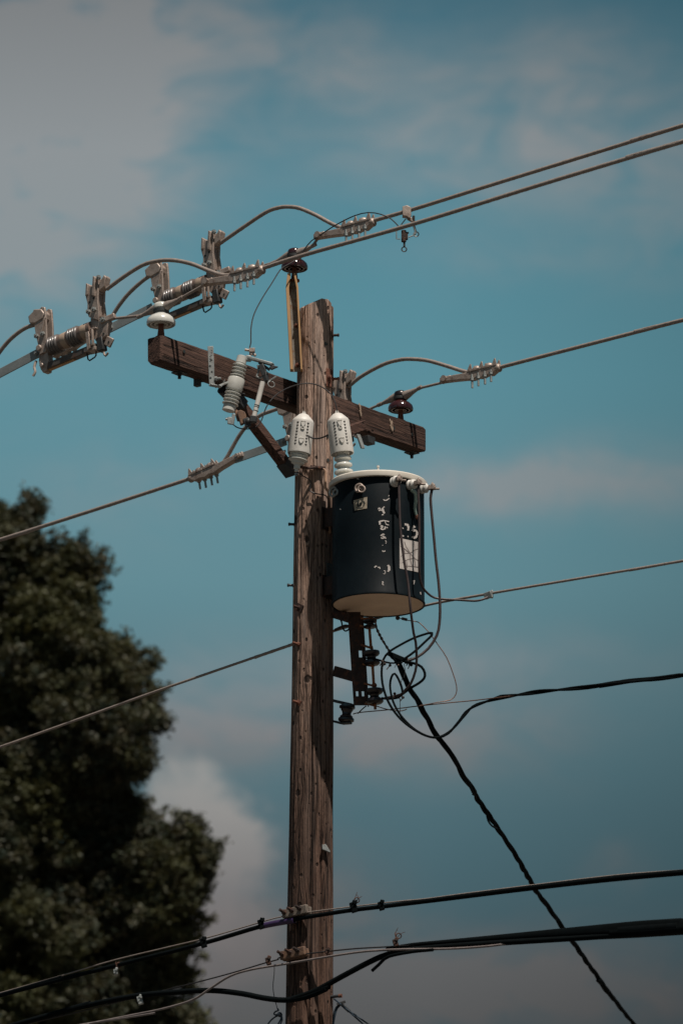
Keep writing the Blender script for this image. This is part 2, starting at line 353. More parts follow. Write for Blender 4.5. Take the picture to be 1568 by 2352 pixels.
M['tankbottom'] = mat('cream_tank_bottom', (.80, .61, .44), (.70, .53, .38), .7, 0, 7, .1, rust=(.5, .34, .22), rustamt=.25)
M['lid'] = mat('white_tank_lid', (.66, .63, .56), (.56, .53, .46), .45, 0, 8, .05)
M['clampB'] = mat('rusty_clamp', (.20, .115, .07), (.10, .065, .05), .8, .1, 30, .4); M['clampA0'] = mat('stained_metal', (.30, .22, .16), (.2, .15, .11), .8)
M['arm'] = wood('dark_creosote_wood', (.115, .066, .049), (.070, .040, .031), (.030, .019, .016), 'x', .35, crack=.8, seed=3)
M['brace'] = wood('brace_wood', (.14, .078, .060), (.095, .053, .041), (.04, .024, .02), 'x', .1, crack=.3, seed=8)

# ------------------------------------------------------------------ ground
mb = MB(); mb.add([(-400, -400, 0), (400, -400, 0), (400, 400, 0), (-400, 400, 0)], [(0, 1, 2, 3)])
gm = mat('dry_ground', (.098, .084, .068), (.075, .066, .052), .95, 0, .6, .3)
tag(mb.build('ground', gm), kind='structure')
mb = MB(); q = Vector(LDIR+(0,)); nn = Vector((.592, .806, 0)); c0 = Vector((3.2, -4.4, .004))*1.0
mb.add([c0-q*300-nn*3.6, c0+q*300-nn*3.6, c0+q*300+nn*3.6, c0-q*300+nn*3.6], [(0, 1, 2, 3)])
tag(mb.build('road', mat('asphalt', (.055, .052, .05), (.04, .038, .037), .9, 0, 3, .4)), kind='structure')

# ------------------------------------------------------------------ the pole
def axis_x(z): return (z-10.3)*.0072
def prad(z): return .097+(10.3-z)*.0074
PN = Vector((.806, -.592, 0)); PA = Vector((.592, .806, 0))
pole = thing('utility_pole', 'weathered brown wooden pole standing in the middle, slanted cut top, cracked grain', 'utility pole', (axis_x(0), 0, 0))
def pole_surf(x, y, off=0):              # point of the pole's camera side under a picture position
    p = D(x, y, -.08)
    for _ in range(3):
        r = prad(p.z)+off; dx = max(-.999, min(.999, (p.x-axis_x(p.z))/r)); p = D(x, y, -r*math.sqrt(1-dx*dx))
    return p
def polemesh():
    zs = list(np.arange(0, 6.0, .25))+list(np.arange(6.0, 11.13, .0125)); n = 144; vs = []
    for z in zs:
        for k in range(n):
            a = 2*math.pi*k/n; x, y = math.sin(a), -math.cos(a)          # a: 0 faces the camera, + to the right
            r = prad(z)
            if z > 5.9:
                aa = (a+math.pi) % (2*math.pi)-math.pi
                g = mn.noise(Vector((x*9, y*9, z*.55)))*.0045+mn.noise(Vector((x*3, y*3, z*1.3+5)))*.004+mn.noise(Vector((x*26, y*26, z*1.1)))*.0022
                w1 = .02*math.sin(z*1.7)+.02*mn.noise(Vector((3, 1, z*2)))
                d1 = min(1, max(0, (9.2-z)/.6)); g -= .018*d1*math.exp(-((aa+.02-w1)/.05)**2)
                d2 = min(1, max(0, (8.75-z)/.7)); g -= .018*d2*math.exp(-((aa-.50-w1)/.09)**2)
                d3 = min(1, max(0, (z-9.3)/.5)); g -= .006*d3*math.exp(-((aa+.10+w1*1.5)/.035)**2)
                g -= .005*math.exp(-((aa+.72-w1*2)/.04)**2)*max(0, mn.noise(Vector((0, 8, z)))+.3)
                g -= .006*math.exp(-((aa-.95+w1)/.05)**2)*max(0, mn.noise(Vector((4, 8, z)))+.4)
                r += g
            px = axis_x(z)+x*r; py = y*r; zz = z
            if z > 10.80:                # slanted roof cut, high to the right, notched on its right shoulder
                cut = 10.985+(px-axis_x(11))*.45-.02*mn.noise(Vector((px*30, py*30, 0)))
                if px-axis_x(11) > .055: cut -= (px-axis_x(11)-.055)*1.2
                zz = min(z, cut)
            vs.append((px, py, zz))
    m = len(zs); fs = [(i*n+k, i*n+(k+1) % n, (i+1)*n+(k+1) % n, (i+1)*n+k) for i in range(m-1) for k in range(n)]
    fs.append(tuple((m-1)*n+k for k in range(n)))
    b = MB(); b.v = vs; b.f = fs; return b
kn = []
for (x, y, r) in ((703, 912, .013), (704, 1238, .02), (705, 1560, .022), (684, 1822, .02), (688, 2080, .02), (752, 1200, .012)):
    p = pole_surf(x, y); kn.append((p.x-axis_x(0), p.y, p.z, r*1.15))
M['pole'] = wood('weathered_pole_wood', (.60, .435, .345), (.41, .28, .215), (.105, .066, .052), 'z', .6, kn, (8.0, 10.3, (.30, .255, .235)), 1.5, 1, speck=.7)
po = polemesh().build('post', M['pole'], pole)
def pbolt(x, y, d, r=.009, h=.03, mt='rust', plate=0):
    p = pole_surf(x, y, -.004); b = MB(); dd = Vector(d).normalized()
    if plate: b.box(p+dd*.003, (plate, .006, plate), dd.to_track_quat('-Y', 'Z').to_matrix())
    b.hexbolt(p, dd, r*1.5, r*1.1, h, r); return b.build('bolt', M[mt], pole, bevel=.001)
F = (0, -1, 0)
for x, y in ((748, 790), (753, 1057), (751, 1002), (737, 1075)):        # empty bolt holes
    p = pole_surf(x, y, .0005); b = MB(); b.lathe([(.010, 0), (.010, .0015), (.004, .002)], p, (p.x-axis_x(p.z), p.y, 0), 12); b.build('bolt_hole', M['ink'], pole)
for x, y, dx, mt in ((766, 773, 1, 'rustdark'), (767, 873, 1, 'rust'), (677, 1207, -1, 'darkmetal'), (675, 1347, -1, 'darkmetal')):
    z = D(x, y, 0).z; p = Vector((axis_x(z)+dx*(prad(z)-.006), -.02, z)); b = MB(); b.lathe([(.012, 0), (.012, .008), (.007, .009), (.007, .03), (.010, .031), (.008, .038)], p, (dx, -.15, 0), 10)
    b.box(p+Vector((dx*.004, 0, .018)), (.006, .05, .05)); b.build('bolt', M[mt], pole)
for x, y, s_ in ((688, 1396, .045), (686, 1480, .022), (686, 1614, .03)):       # rusty lag screws with square washers
    p = pole_surf(x, y, .002); nrm = Vector((p.x-axis_x(p.z), p.y, 0)).normalized(); b = MB()
    b.box(p, (s_, .008, s_*.9), nrm.to_track_quat('-Y', 'Z').to_matrix()@Matrix.Rotation(.5, 3, 'Y')); b.hexbolt(p, nrm+Vector((-.3, 0, .1)), .011, .01, .03, .007)
    b.build('lag_screw', M['rustdark' if y < 1450 else 'rust'], pole, bevel=.001)
p = pole_surf(756, 1312, .003); b = MB(); nrm = Vector((p.x-axis_x(p.z), p.y, 0)).normalized(); Rm = nrm.to_track_quat('-Y', 'Z').to_matrix()
b.box(p, (.045, .003, .085), Rm)
for k in range(4): b.box(p+Rm@Vector((0, -.003, -.03+k*.02)), (.034, .003, .005), Rm)
b.build('embossed_plate', mat('dull_lead_plate', (.11, .125, .12), (.07, .08, .08), .6, .4, 60, .3), pole)
p = pole_surf(748, 1950, .004); b = MB(); b.prism([(-.018, .018), (.0, .020), (.024, -.018), (.020, -.022), (-.002, -.012), (-.018, -.006)], -.022, 0, p, (1, 0, 0), (0, 1, 0))
b.build('staple_bracket', M['galv'], pole, bevel=.001)
b = MB(); p = pole_surf(754, 868, .001)
b.box(p, (.035, .012, .10), Matrix.Rotation(.6, 3, 'Z')); b.hexbolt(p+Vector((.004, -.006, .0)), (.4, -1, 0), .013, .01, .012, .007)
b.build('gain_plate', M['rust'], pole, bevel=.002)

# ------------------------------------------------------------------ crossarm (with its diagonal braces)
ang = math.atan2(1.96, 1.44); tilt = math.asin(.08/2.44)
ac = Vector((-.125, .075, 10.511)); ARM_L, ARM_W, ARM_H = 2.335, .09, .142
arm = thing('crossarm', 'long dark timber crossarm bolted across the pole, insulator at either end', 'crossarm', ac, ang, local=True)
def arm_beam():
    b = MB(); xs = np.linspace(-ARM_L/2, ARM_L/2, 100); prof = []
    c = .008; W_, H_ = ARM_W/2, ARM_H/2
    sec = [(-W_, -H_+c), (-W_+c, -H_), (W_-c, -H_), (W_, -H_+c), (W_, H_-c), (W_-c, H_), (-W_+c, H_), (-W_, H_-c)]
    vs = []
    for i, x in enumerate(xs):
        for j, (y, z) in enumerate(sec):
            g = .0035*mn.noise(Vector((x*2.2, j*3.1, 0)))+.002*mn.noise(Vector((x*14, j*5, 2)))
            e = .006 if i in (0, 99) else 0
            vs.append((x, y*(1-e/W_)+g*(1 if y > 0 else -1), z*(1-e/H_)+g+math.tan(tilt)*x))
    n = 8; m = 100
    fs = [(i*n+(k+1) % n, i*n+k, (i+1)*n+k, (i+1)*n+(k+1) % n) for i in range(m-1) for k in range(n)]
    fs += [tuple(range(n)), tuple((m-1)*n+k for k in range(n-1, -1, -1))]
    return b.add(vs, fs)
arm_beam().build('beam', M['arm'], arm)
def on_arm(t, y=0, z=0): return Vector((t, y, z+math.tan(tilt)*t))
for t, z in ((.86, .0), (1.03, .0), (-.98, .02)):
    b = MB(); b.lathe([(.010, 0), (.010, .0015), (.004, .0018)], on_arm(t, -ARM_W/2-.003, z), (0, -1, 0), 12); b.build('bolt_hole', M['ink'], arm)
for t, z0_, h_, w_ in ((.545, .062, .055, .012), (.83, .035, .05, .028)):
    b = MB(); rr_ = random.Random(3)
    for k in range(26):
        a_, q_ = rr_.uniform(-1, 1), rr_.random(); x_ = t+a_*w_*(1-.5*q_)*.6+q_*.01; z_ = z0_-q_*h_; s1 = rr_.uniform(.003, .009)
        b.prism([(x_-s1*.5, z_), (x_, z_+s1*1.4), (x_+s1*.5, z_), (x_+s1*.1, z_-s1*1.8)], -ARM_W/2-.0055-.0001*k, -ARM_W/2-.002, (0, 0, math.tan(tilt)*t))
    b.build('bird_dropping', M['cream'], arm)
for t in (-.93, .33, 1.12): b = MB(); b.hexbolt(on_arm(t, .02, -ARM_H/2), (0, 0, -1), .016, .012, .02, .009); b.box(on_arm(t, .02, -ARM_H/2-.002), (.06, .06, .006)); b.build('bolt', M['darkmetal'], arm)
for (p0, p1, capm) in ((D(541, 918, -.36), D(668, 1084, -.06), 1), (Vector((.25, .40, 10.45)), Vector((.04, .08, 10.27)), 0)):
    q0 = p0; b = MB(); R3 = Matrix.Rotation(-ang, 3, 'Z'); loc = lambda p: R3@(Vector(p)-ac)
    a0, a1 = loc(p0), loc(p1); b.bar(a0, a1, .05, .056, (0, 1, 0)); br = b.build('brace', M['brace'], arm, bevel=.003)
    if capm:
        dv = (a1-a0).normalized(); b = MB(); b.bar(a1-dv*.075, a1+dv*.012, .058, .064, (0, 1, 0)); b.build('end_cap', M['darkmetal'], br, bevel=.002)
        b = MB(); b.bar(a0-dv*.03, a0+dv*.05, .06, .075, (0, 1, 0)); b.hexbolt(a0+Vector((0, -.03, .02)), (0, -1, 0)); b.build('end_cap', M['darkmetal'], br, bevel=.002)
    else:
        b = MB(); b.bar(loc(D(822, 998, .16)), loc(D(833, 1030, .16)), .028, .010, (0, 1, 0)); b.build('strap', M['galv'], br, bevel=.001)
        b = MB(); b.box(loc(D(845, 1012, .46)), (.06, .05, .04)); b.build('end_cap', M['darkmetal'], br, bevel=.002)
b = MB(); z4 = zoom(480, 840, 5.2267); R3 = Matrix.Rotation(-ang, 3, 'Z'); loc = lambda p: R3@(Vector(p)-ac)
p = loc(z4(72, 600, -.52)); b.box(p, (.03, .03, .05)); b.bar(p, p+Vector((.07, 0, .02)), .008, .008); b.build('side_lug', M['darkmetal'], arm, bevel=.002)

# ------------------------------------------------------------------ ridge bracket at the pole top
rb = thing('ridge_pin_bracket', 'tall tan-edged steel channel bracket bolted to the top left of the pole', 'bracket', D(672, 735, -.11))
zt, zb = D(672, 640, -.11).z, D(681, 849, -.11).z; xt, xb = D(670, 640, -.11).x, D(681, 849, -.11).x
def chan(z): return xt+(xb-xt)*(zt-z)/(zt-zb)
b = MB(); w_ = .026
b.prism([(chan(zt)-w_+.006, zt), (chan(zb)-w_, zb), (chan(zb)+w_, zb), (chan(zt)+w_-.006, zt)], -.074, -.069, (0, 0, 0)); b.build('web', M['tanin'], rb)
for sx, wd in ((-1, .017), (1, .011)):
    b = MB(); e = .008
    b.prism([(chan(zt)+sx*(w_-.012)-wd/2, zt+.03), (chan(zt-.06)+sx*w_-wd/2, zt-.05), (chan(zb)+sx*w_-wd/2, zb), (chan(zb)+sx*w_+wd/2, zb), (chan(zt-.06)+sx*w_+wd/2, zt-.05), (chan(zt)+sx*(w_-.012)+wd/2, zt+.03)], -.115, -.068, (0, 0, 0))
    b.build('flange', M['tan'], rb, bevel=.002)
b = MB(); b.hexbolt(Vector((chan(zb+.03)+.005, -.074, zb+.035)), (0, -1, 0), .013); b.build('bolt', M['rust'], rb); b = MB(); b.hexbolt(Vector((chan(zt-.25)+.01, -.074, zt-.25)), (0, -1, 0), .012); b.build('bolt', M['rust'], rb)

# ------------------------------------------------------------------ pin insulators
def insulator(glaze, under, label, loc_, s_, headmat):
    t = thing('pin_insulator', label, 'insulator', loc_, math.atan2(-.592, .806), 'pin insulators carrying the line wires', local=True)
    b = MB(); b.lathe([(.026*s_, -.005), (.026*s_, .004), (.017*s_, .008), (.012*s_, .06), (.012*s_, .085)], n=16); b.build('pin', M['rust'], t)
    b = MB(); z0 = .058*s_
    pr = [(.014, .020), (.024, .016), (.026, .002), (.031, .002), (.033, .018), (.042, .019), (.044, .004), (.050, .003), (.052, .014), (.058, .012), (.062, .001), (.0655, .004), (.067, .014), (.062, .030), (.048, .044), (.034, .051), (.030, .056)]
    b.lathe([(r*s_, z0+h*s_) for r, h in pr], n=48); b.build('skirt', M[glaze], t)
    b = MB(); b.lathe([(.030*s_, z0+.056*s_), (.027*s_, z0+.066*s_), (.030*s_, z0+.076*s_), (.035*s_, z0+.082*s_), (.035*s_, z0+.094*s_), (.030*s_, z0+.104*s_), (.018*s_, z0+.11*s_), (.001, z0+.111*s_)], n=36); b.build('head', M[headmat], t)
    b = MB(); b.lathe([(.0305*s_, z0+.058*s_), (.0365*s_, z0+.063*s_), (.0365*s_, z0+.075*s_), (.0315*s_, z0+.079*s_)], n=32); b.build('tie_band', M['darkmetal'], t)
    if under:
        b = MB(); b.lathe([(.016*s_, z0+.012*s_), (.0235*s_, z0+.014*s_), (.0238*s_, z0+.004*s_), (.016*s_, z0+.003*s_)], n=32); b.build('thread_ring', M['cream'], t)
    return t, z0+.08*s_
AA, AB, AC = (-.783, -.83), (-.107, -.07), (.461, .865)
def armtop(A): tt = (A[0]-ac.x)/.592; return ac.z+ARM_H/2+math.tan(tilt)*tt
bx = Vector((AB[0], AB[1], D(672, 626, -.07).z))
iA, hA = insulator('white', 0, 'white porcelain pin insulator on the near left end of the crossarm', (AA[0], AA[1], armtop(AA)), 1.13, 'white')
iB, hB = insulator('brownglaze', 0, 'brown glazed pin insulator on top of the tan bracket above the pole', bx-Vector((0, 0, .045)), 1.06, 'brownglaze')
iC, hC = insulator('brownglaze', 1, 'brown glazed pin insulator on the far right end of the crossarm', (AC[0], AC[1], armtop(AC)), 1.03, 'blackglaze')

LA = math.atan2(-.592, .806)
def along(A, u, z): return Vector((A[0]+.806*u, A[1]-.592*u, z))
# link rods with their flared ties over the insulator heads
def linkrod(A, u0, z0, u1, z1, zi, label):
    P = [along(A, u0, z0), along(A, -.13, zi-.03*(1 if u0 < -.2 else .4)), along(A, 0, zi), along(A, .12, zi+.012), along(A, u1, z1)]
    t = thing('link_rod', label, 'link rod', P[0], 0, 'link rods over the pin insulators')
    MB().tube(smooth([P[0], P[1]], .1)+smooth([P[1], P[2]], .1)[1:]+smooth([P[2], P[3]], .1)[1:]+[P[4]], .0075, 12).build('rod', M['cable'], t)
    for s_ in (-1, 1):
        a = along(A, s_*.03, zi-.012); c = P[1] if s_ < 0 else P[3]; b = MB()
        b.tube([a+(c-a)*k for k in (0, .25, .5, .75, 1)], [.026, .022, .016, .012, .0085], 14); b.tube([a+(c-a)*k for k in (.95, 1.22)], .0115, 12)
        b.build('tie_sleeve', M['cable'], t)
    return t
zA, zB, zC = iA.location.z+hA+.018, iB.location.z+hB+.012, iC.location.z+hC+.012
linkrod(AA, -.345, 10.712, .31, 10.785, zA, 'weathered link rod across the white insulator at the left')
linkrod(AB, -.50, 11.215, .16, 11.318, zB, 'weathered link rod across the brown insulator above the pole')
linkrod(AC, -.30, 10.705, .31, 10.785, zC, 'weathered link rod across the brown insulator at the right')

# ------------------------------------------------------------------ dead-end clamps
def clamp(label, loc_, rz, ry):
    t = thing('dead_end_clamp', label, 'clamp', loc_, rz, 'dead-end clamps gripping the conductors', local=True); t.rotation_euler = (0, ry, rz)
    b = MB()
    b.prism([(-.20, -.012), (-.12, -.020), (-.04, -.030), (0, -.040), (.03, -.034), (.06, -.041), (.10, -.032), (.125, -.038), (.155, -.022), (.172, -.006), (.172, .010), (.155, .014), (.02, .006), (-.05, .008), (-.12, .012), (-.20, .010)], -.021, .021)
    b.lathe([(.0, 0), (.022, .004), (.024, .02), (.018, .03)], (.15, 0, -.006), (1, 0, .15), 16)
    b.bar((-.21, 0, 0), (-.14, 0, .002), .034, .03); b.build('body', M['alum'], t, bevel=.004)
    for u in (.025, .105):
        b = MB(); b.sphere((u, 0, .016), .026, 16, (1.05, .9, .85)); b.box((u, 0, .012), (.07, .05, .012)); b.build('keeper', M['alum'], t, bevel=.002)
    for u in (-.012, .062, .148):
        for sy in (-1, 1): b = MB(); b.prism([(u-.016, .008), (u+.020, .008), (u+.012, .048), (u+.006, .048)], sy*.020-.003, sy*.020+.003); b.build('fin', M['alum'], t, bevel=.001)
    
    for u, dz in ((.005, 0), (.045, .003), (.088, .004), (.128, .010)):
        b = MB(); b.cyl((u, -.018, -.01), (u, -.018, -.088+dz), .0064, n=10); b.lathe([(.0122, 0), (.0122, .014)], (u, -.018, -.046+dz), (0, 0, 1), 6)
        b.lathe([(.012, 0), (.012, .003)], (u, -.018, -.034+dz), (0, 0, 1), 12); b.build('u_bolt', M['galv'], t)
    b = MB(); b.cyl((-.175, -.03, .002), (-.175, .03, .002), .010, n=12); b.lathe([(.017, 0), (.017, .014)], (-.175, -.02, .002), (0, -1, 0), 8); b.build('clevis_pin', M['alum'], t)
    return t
clamp('bolted dead-end clamp on the nearest conductor, hanging below the lower pair wire', along(AA, .48, 10.785), LA, -.01)
clamp('bolted dead-end clamp on the topmost conductor, right of the brown top insulator', along(AB, .345, 11.326), LA, -.03)
clamp('bolted dead-end clamp right of the crossarm beyond the right insulator', along(AC, .48, 10.798), LA, -.02)
CL = clamp('bolted dead-end clamp left of the pole below the crossarm', along(AC, -1.27, 10.578), LA+math.pi, .19)
cb = copytree(CL); cb.location = along(AB, -1.50, 11.045); cb['label'] = 'bolted dead-end clamp behind the near left disconnect switch'
cc = copytree(CL); cc.location = along(AA, -1.78, 10.395); cc['label'] = 'bolted dead-end clamp at the far left beyond the grey bar'

# ------------------------------------------------------------------ conductors
def ext(P, m):
    d = (P[-1]-P[-2]).normalized(); return P+[P[-1]+d*m]
GC = 'bare stranded line conductors'
def cond(A, px, label, r=.0113, tail=9, head=0):
    P = [DL(x, y, A) for x, y in px]
    if tail: P = ext(P, tail)
    if head: P = ext(P[::-1], head)[::-1]
    return wire('line_conductor', P, r, M['cable'], label, 'cable', GC, strands=10, lay=.19)
cond(AA, [(246, 664), (290, 632), (330, 608), (365, 599), (400, 598), (440, 606), (480, 622), (512, 632), (540, 630), (570, 624), (600, 617), (700, 585), (950, 514), (1250, 421), (1568, 325), (1750, 273)],
     'nearest stranded conductor, lower wire of the top right pair, with low looping jumper')
cond(AB, [(508, 557), (560, 521), (610, 488), (640, 477), (665, 475), (690, 479), (725, 494), (762, 514), (790, 524), (820, 518), (860, 506), (950, 480), (1100, 433), (1300, 371), (1568, 288), (1750, 234)],
     'topmost stranded conductor, upper wire of the top right pair, with high arched jumper')
cond(AC, [(800, 888), (830, 864), (880, 837), (920, 826), (950, 825), (985, 829), (1030, 842), (1065, 853), (1100, 858), (1150, 843), (1300, 804), (1568, 735), (1750, 690)],
     'single stranded conductor leaving the pole at mid height right, arched jumper above the crossarm')
cond(AC, [(668, 926), (640, 938), (600, 953), (570, 975), (548, 1003), (520, 1052), (500, 1076), (470, 1086), (440, 1098), (220, 1170), (0, 1240), (-200, 1300)], 'stranded conductor leaving left below the crossarm and crossing the treetop')
cond(AB, [(358, 626), (332, 642), (300, 670), (275, 700), (245, 745), (222, 762), (190, 775), (150, 790), (105, 811), (0, 852), (-300, 960)], 'stranded conductor curving down between the two left disconnect switches')
cond(AA, [(86, 744), (60, 753), (35, 770), (12, 793), (-15, 830), (-50, 885), (-90, 903), (-160, 925), (-400, 1010)], 'stranded conductor curving off the left edge from the near switch')
AN = (.16, .218)
P = [DL(x, y, AN) for x, y in [(-250, 1800), (0, 1716), (170, 1656), (350, 1591), (500, 1539), (672, 1480), (820, 1433), (975, 1391), (1120, 1364), (1350, 1325), (1568, 1288), (1750, 1256)]]
P = ext(P, 9); P = ext(P[::-1], 9)[::-1]
wire('neutral_conductor', P, .0072, M['cable'], 'thin bare neutral wire passing behind the pole at the tank bottom', 'cable', strands=7, lay=.15)
b = MB(); Q = [DL(x, y, AN) for x, y in ((585, 1510), (672, 1480), (700, 1471))]; b.tube(smooth(Q, .01), .0088, 12, strandf(6, .06, .2)); tag(b.build('wire_grip', M['cable'], origin=Q[0]), 'wrapped wire grip where the left bare neutral meets the pole', 'grip')
# flat tension links
def flat(label, P, w_=.046):
    t = thing('flat_link', label, 'link bar', P[0], 0, 'flat grey tension links')
    MB().bar(P[0], P[1], .008, w_, (0, 0, 1)).build('bar', M['bargrey'], t, bevel=.002)
    d = (P[1]-P[0]).normalized()
    for q in (P[0]+d*.02, P[1]-d*.02): b = MB(); b.hexbolt(q-PA*.004, -PA, .013, .010, .008, .007); b.build('bolt', M['galv'], t)
flat('flat grey link bar running off the left edge below the near switch', [along(AA, -.80, 10.618), along(AA, -1.60, 10.425)], .05)
flat('flat grey link bar between the two left disconnect switches', [DL(350, 706, AB), DL(250, 756, AB)], .05)
flat('flat grey link bar left of the pole behind the wooden brace', [DL(658, 1013, AC), DL(540, 1055, AC)], .048)

# ------------------------------------------------------------------ inline disconnect switches (local x along the line)
def switch(label, loc_):
    t = thing('disconnect_switch', label, 'switch', loc_, LA, 'inline disconnect switches', local=True)
    a, c = Vector((-.150, 0, -.020)), Vector((.142, 0, .026)); d = (c-a).normalized(); L = (c-a).length
    b = MB(); pr = [(.022, 0), (.036, .004), (.036, .012)]
    def sheds(s0, n, k): 
        o = []
        for i in range(n): s1 = s0+i*k; o += [(.0445, s1), (.0485, s1+k*.22), (.0505, s1+k*.5), (.0485, s1+k*.78), (.0445, s1+k*.99)]
        return o
    b.lathe([(.02, 0), (.0425, .003), (.0425, L-.002), (.02, L)], a, d, 36); ins = b.build('insulator', M['poly'], t)
    b = MB(); b.lathe([(.0427, .010)]+sheds(.011, 4, .0160)+[(.0427, .077)], a, d, 36); b.build('sheds', M['ribs'], ins); b = MB(); b.lathe([(.0427, .143)]+sheds(.144, 4, .0160)+[(.0427, .210)], a, d, 36); b.build('sheds', M['ribs'], ins)
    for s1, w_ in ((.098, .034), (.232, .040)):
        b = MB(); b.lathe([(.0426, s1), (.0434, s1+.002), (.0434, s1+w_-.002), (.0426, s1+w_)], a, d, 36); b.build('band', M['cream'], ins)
    # towers
    for nm, poly, th in (('terminal_tower', [(-.195, -.06), (-.150, -.05), (-.148, .05), (-.152, .11), (-.158, .17), (-.163, .196), (-.185, .203), (-.2, .19), (-.205, .13), (-.232, .11), (-.222, .06), (-.205, .0)], .014),
                         ('terminal_tower', [(.132, .085), (.195, .055), (.200, .10), (.190, .16), (.192, .215), (.186, .285), (.176, .300), (.162, .29), (.160, .24), (.128, .262), (.112, .27), (.110, .20), (.122, .16), (.122, .11)], .014)):
        b = MB(); b.prism(poly, -.03, -.018)
        b.prism([(x+.004, z) for x, z in poly], .018, .03); tw = b.build(nm, M['alum'], t, bevel=.003)
        cx_ = sum(p[0] for p in poly)/len(poly)
        hs = [(-.176, .085), (-.170, .150)] if cx_ < 0 else [(.137, .165), (.165, .180), (.139, .130)]
        for x, z in hs: b = MB(); b.lathe([(.0065, 0), (.0065, .0015), (.003, .002)], (x, -.0302, z), (0, -1, 0), 12); b.build('bolt_hole', M['ink'], tw)
        bl = [(-.212, .045), (-.170, .050)] if cx_ < 0 else [(.133, .112), (.170, .117), (.2, .285)]
        for x, z in bl: b = MB(); b.hexbolt((x, -.03, z), (0, -1, .15), .013, .011, .008, .006); b.build('bolt', M['galv'], tw)
    b = MB(); b.prism([(-.272, .165), (-.262, .125), (-.225, .118), (-.170, .135), (-.165, .165), (-.185, .190), (-.235, .197), (-.240, .185)], -.034, .034); b.box((-.22, 0, .195), (.05, .02, .016)); b.build('cable_grip', M['alum'], t, bevel=.005)
    b = MB(); b.box((-.168, -.034, .09), (.008, .014, .10), Matrix.Rotation(.25, 3, 'Y')); b.build('stiffener', M['alum'], t, bevel=.002); b = MB(); b.box((.178, .0, .16), (.012, .05, .15)); b.build('stiffener', M['alum'], t, bevel=.002)
    b = MB(); b.prism([(.112, .20), (.128, .205), (.132, .262), (.116, .272)], -.038, .038); b.prism([(.158, .195), (.176, .185), (.184, .29), (.166, .30)], -.044, .044)
    b.prism([(.118, .205), (.19, .205), (.19, .265), (.118, .25)], -.02, .026); b.prism([(.19, .215), (.225, .235), (.236, .285), (.222, .30), (.2, .27), (.19, .262)], -.022, .022); b.build('cable_grip', M['alum'], t, bevel=.004)
    # end plates
    b = MB(); b.prism([(.132, .085), (.190, .058), (.235, .072), (.255, .045), (.238, -.03), (.205, -.055), (.170, -.05), (.135, -.01)], -.016, .016)
    b.box((.245, 0, -.064), (.05, .012, .05), Matrix.Rotation(.55, 3, 'Y')); b.bar((.20, -.015, .05), (.285, 0, .068), .028, .03); ep = b.build('end_plate', M['alum'], t, bevel=.004)
    b = MB(); b.lathe([(.006, 0), (.006, .001)], (.248, -.0068, -.068), (0, -1, 0), 12); b.build('bolt_hole', M['ink'], ep); b = MB(); b.lathe([(.006, 0), (.006, .001)], (.222, -.0168, -.02), (0, -1, 0), 12); b.build('bolt_hole', M['ink'], ep)
    b = MB(); b.hexbolt((.222, -.016, .055), (0, -1, 0), .016, .012, .012, .008); b.build('bolt', M['galv'], ep)
    b = MB(); b.prism([(-.2, -.03), (-.148, -.02), (-.140, -.10), (-.150, -.155), (-.176, -.158), (-.192, -.135), (-.205, -.09)], -.022, .022)
    b.cyl((-.178, -.035, -.118), (-.178, .03, -.118), .012, n=12); b.cyl((-.195, -.04, -.022), (-.195, .03, -.022), .017, n=12); b.build('hinge', M['alum'], t, bevel=.004)
    b = MB(); b.tube(smooth([Vector((-.222, -.02, -.085)), Vector((-.226, -.03, -.12)), Vector((-.215, -.035, -.15)), Vector((-.225, -.04, -.172))], .01), .007, 8); b.build('stop_hook', M['alum'], t)
    # blade with copper-coloured underside, latch and pull ring
    b = MB(); b.bar((-.165, 0, -.128), (.170, 0, -.076), .042, .034); bl = b.build('blade', M['bargrey2'], t, bevel=.003)
    b = MB(); b.bar((-.150, 0, -.1445), (.02, 0, -.1180), .022, .004); b.build('contact_strip', M['tan'], bl)
    b = MB(); b.prism([(.118, .0), (.140, .004), (.152, -.09), (.132, -.10)], -.040, -.026); b.prism([(.155, .01), (.165, .01), (.170, -.075), (.160, -.08)], -.040, -.026); b.box((.14, 0, -.09), (.075, .06, .02)); b.box((.155, -.02, .018), (.05, .02, .008)); b.build('latch', M['alum'], t, bevel=.002)
    b = MB(); b.box((.197, 0, -.07), (.038, .04, .075), Matrix.Rotation(-.15, 3, 'Y')); b.build('jaw', M['darkmetal'], t, bevel=.004)
    b = MB(); b.tube(smooth([Vector((.205, 0, -.09)), Vector((.212, 0, -.118)), Vector((.224, 0, -.136)), Vector((.240, 0, -.122))], .01), .006, 8); b.build('stop_hook', M['alum'], t)
    b = MB(); b.tube([Vector(q) for q in ((.098, 0, -.09), (.108, 0, -.133), (.118, 0, -.142), (.152, 0, -.130), (.160, 0, -.122), (.162, 0, -.08))], .0042, 8); b.build('pull_ring', M['darkmetal'], t)
    return t
M['bargrey2'] = mat('dull_blade_metal', (.12, .105, .092), (.07, .066, .062), .5, .3, 25, .2, rust=(.12, .06, .035), rustamt=.4)
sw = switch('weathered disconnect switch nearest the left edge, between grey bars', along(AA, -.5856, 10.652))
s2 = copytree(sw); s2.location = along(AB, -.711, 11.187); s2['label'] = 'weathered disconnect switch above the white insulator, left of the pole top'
s3 = copytree(sw); s3.location = along(AC, -.545, 10.668); s3['label'] = 'weathered disconnect switch mostly hidden behind the crossarm and pole'

